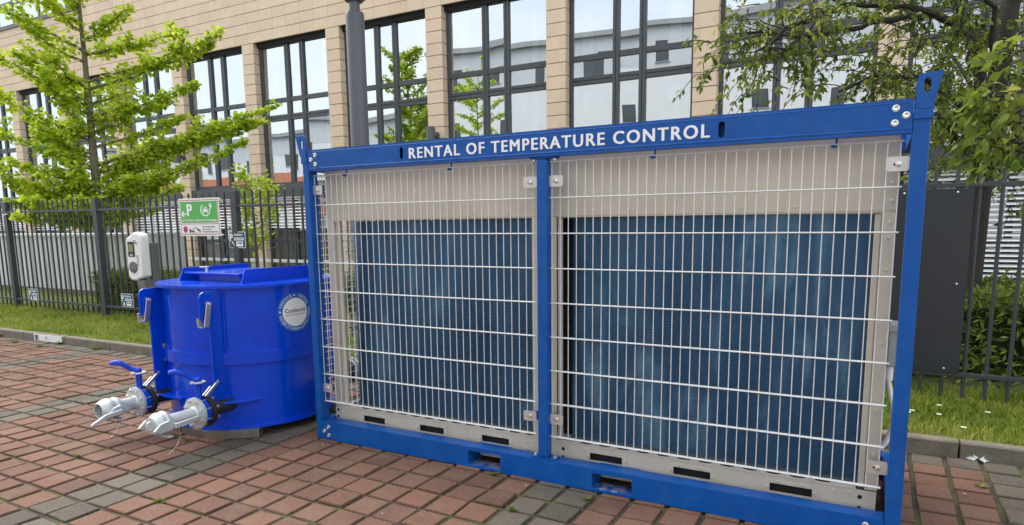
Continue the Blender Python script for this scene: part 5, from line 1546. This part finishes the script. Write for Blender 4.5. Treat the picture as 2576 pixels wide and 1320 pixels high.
# ================================================================== THINGS ON THE GROUND
kp = thing('bay_number_plate', 'small white bay plate with a black P fixed to the kerb', 'sign', (-6.35, KY(-6.35) - .004, .05))
pa = onY(98, 842, KY(-6.5)); xa, xb = -6.72, -6.06
ya = KY(xa) - .004
m_ = MB(); m_.prism([(xa, ya - .004), (xb, ya - .004 + (xb - xa) * .021), (xb, ya + .004 + (xb - xa) * .021), (xa, ya + .004)], 'z', .008, .098); m_.build('plate', WHITE, kp)
ring_rect('box_mark', xa + .03, xa + .105, .018, .088, .012, ya - .0048, INK, kp)
fit_text('P', xa + .052, xa + .085, .053, .040, ya - .0048, INK, kp, 'letter_p', bold=.04)
fit_text('7', xa + .28, xa + .32, .055, .045, ya - .0015, INK, kp, 'numeral', bold=.0)
# daisies
for u, v in ((2285, 1037), (2362, 1020), (2485, 1038), (2424, 1076), (2294, 1033), (2362, 1043)):
    r = ray(u, v); p = CAM + r * (.135 - CAM[2]) / r[2]
    t = thing('daisy', 'single white daisy in the lawn below the dark fence panel', 'flower', (p[0], p[1], .07), 'daisies in the lawn')
    m_ = MB()
    for k in range(12):
        a = 2 * math.pi * k / 12; c, s = math.cos(a), math.sin(a)
        m_.poly([(p[0] + c * .004, p[1] + s * .004, .140), (p[0] + c * .013 - s * .0042, p[1] + s * .013 + c * .0042, .142), (p[0] + c * .019, p[1] + s * .019, .140), (p[0] + c * .013 + s * .0042, p[1] + s * .013 - c * .0042, .142)])
    m_.build('petals', DAISY, t)
    m_ = MB(); m_.lathe((p[0], p[1], .140), (0, 0, 1), [(0, .006), (.003, .005), (.004, .002)], 8); m_.build('heart', YELL, t)
    m_ = MB(); m_.tube([(p[0], p[1], .06), (p[0], p[1], .141)], .0012, 4); m_.build('stem', HEDG, t)
# crumpled scrap of plastic at the kerb foot
p = onZ0(2446, 1148, .02)
m_ = MB()
for (du, dv) in ((0, 0), (.055, -.02)):
    c0 = (p[0] + du, p[1] + dv, .012)
    ring = [(c0[0] + .035 * random.uniform(.6, 1.3) * math.cos(a), c0[1] + .025 * random.uniform(.6, 1.3) * math.sin(a), random.uniform(.001, .02)) for a in np.linspace(0, 6.28, 9, endpoint=False)]
    for k in range(9):
        m_.poly([ring[k], ring[(k + 1) % 9], (c0[0] + random.uniform(-.01, .01), c0[1], .03 + random.uniform(-.008, .008))])
FOIL = mat('plastic_scrap', (.55, .58, .54), .3, var=.2, vscale=60)
tag(m_.build('plastic_scrap', FOIL), 'crumpled grey-white scrap of plastic lying at the kerb', 'litter')
# fallen leaves and pale crumbs on the paving
fl = rng.uniform(0, 1, (90, 2)); fx_ = -5.5 + fl[:, 0] * 10; fy_ = -1.6 + fl[:, 1] ** .5 * 3.0
ok = fy_ < KY(fx_) - .02
nn_ = ok.sum(); a = rng.uniform(0, 6.28, nn_)
v = leaf_verts(np.c_[fx_[ok], fy_[ok], np.full(nn_, .006)], np.c_[np.cos(a), np.sin(a), rng.normal(0, .15, nn_)], rng.normal(0, .2, (nn_, 3)) + np.array([0, 0, 1.]), rng.uniform(.008, .030, nn_), OVAL)
LITTER = mat('dry_leaf', (.42, .30, .13), .8, var=.5, vscale=30)
o = fast_mesh('dry_leaves', v.reshape(-1, 3), 4, LITTER, None, 'stuff'); tag(o, 'small dry leaf crumbs scattered over the red paving', 'leaf litter')

# ================================================================== ACROSS THE STREET (seen in the office windows)
def flats(name, label, x0, x1, y, h, bands, winrows, material, depth=10):
    """rendered block of flats facing +Y"""
    t = thing(name, label, 'building', ((x0 + x1) / 2, y - depth / 2, -.06), 'flats across the street')
    MB().box(x0, x1, y - depth, y, -.06, h).build('wall', material, t)
    for (za, zb, xa, xb, mm) in bands:
        MB().box(xa, xb, y + .002, y + .012, za, zb).build('colour_band', mm, t)
    MB().box(x0 - .3, x1 + .3, y - depth - .3, y + .35, h, h + .35).build('roof_edge', RENDERG, t)
    for zc in winrows:
        x = x0 + 1.6
        while x < x1 - 1.5:
            w = random.choice((.8, .9, 1.3)); hh = 1.25
            f = MB(); f.box(x, x + w, y - .10, y + .016, zc, zc + hh); wd = f.build('window', FRAMEG, t)
            MB().box(x + .07, x + w - .07, y + .0165, y + .020, zc + .07, zc + hh - .07).build('pane', mat('flat_window_glass', (.07, .08, .09), .1, spec=.6), wd)
            MB().box(x - .05, x + w + .05, y + .0165, y + .10, zc - .06, zc - .005).build('sill', RENDERG, wd)
            x += w + random.uniform(2.0, 4.0)
    return t
flats('white_flats', 'white rendered block of flats with dark roof edge mirrored in the windows', -27, 12, -21, 13.6, [(10.9, 13.59, -27, 12, RENDERL), (3.4, 5.6, -20, -12, RENDERY)], (1.4, 4.9, 7.9, 11.3), RENDERW)
flats('striped_flats', 'low white flats with orange stripes mirrored in the windows', -75, -32, -24, 10.2, [(8.2, 10.19, -75, -32, RENDERL), (2.2, 3.8, -62, -36, RENDERO), (5.2, 6.4, -70, -44, RENDERO)], (1.0, 4.1, 7.1), RENDERW)
bx = MB(); bx.box(-30.5, -27, -21.6, -20, 7.4, 7.6)
bal = thing('corner_balcony', 'small corner balcony of the white flats mirrored in the windows', 'balcony', (-28.5, -21, 7.4))
bx.build('balcony_slab', RENDERG, bal)
for k in range(18):
    MB().box(-30.4 + k * .19, -30.37 + k * .19, -20.05, -20.02, 7.6, 8.5).build('baluster', ANTH, bal)
MB().box(-30.5, -27, -20.07, -20.0, 8.5, 8.56).build('handrail', ANTH, bal)
MB().box(-31.5, -27, -22.2, -20.2, 10.8, 11.1).build('canopy', RENDERG, bal)
# street tree mirrored in the third window
st = [(-16 + 2.2 * math.cos(a) * random.uniform(.6, 1), -9.5 + 2.0 * math.sin(a), z) for a, z in zip(np.linspace(0, 25, 22), np.linspace(3.2, 9.6, 22))]
ginkgo(-16, -9.5, 10.3, st, 'street ginkgo across the paving mirrored in the windows', name='ginkgo_tree', nsingle=0, dens=70, extra=14, lsize=.12, seed=9, lower=3.0)
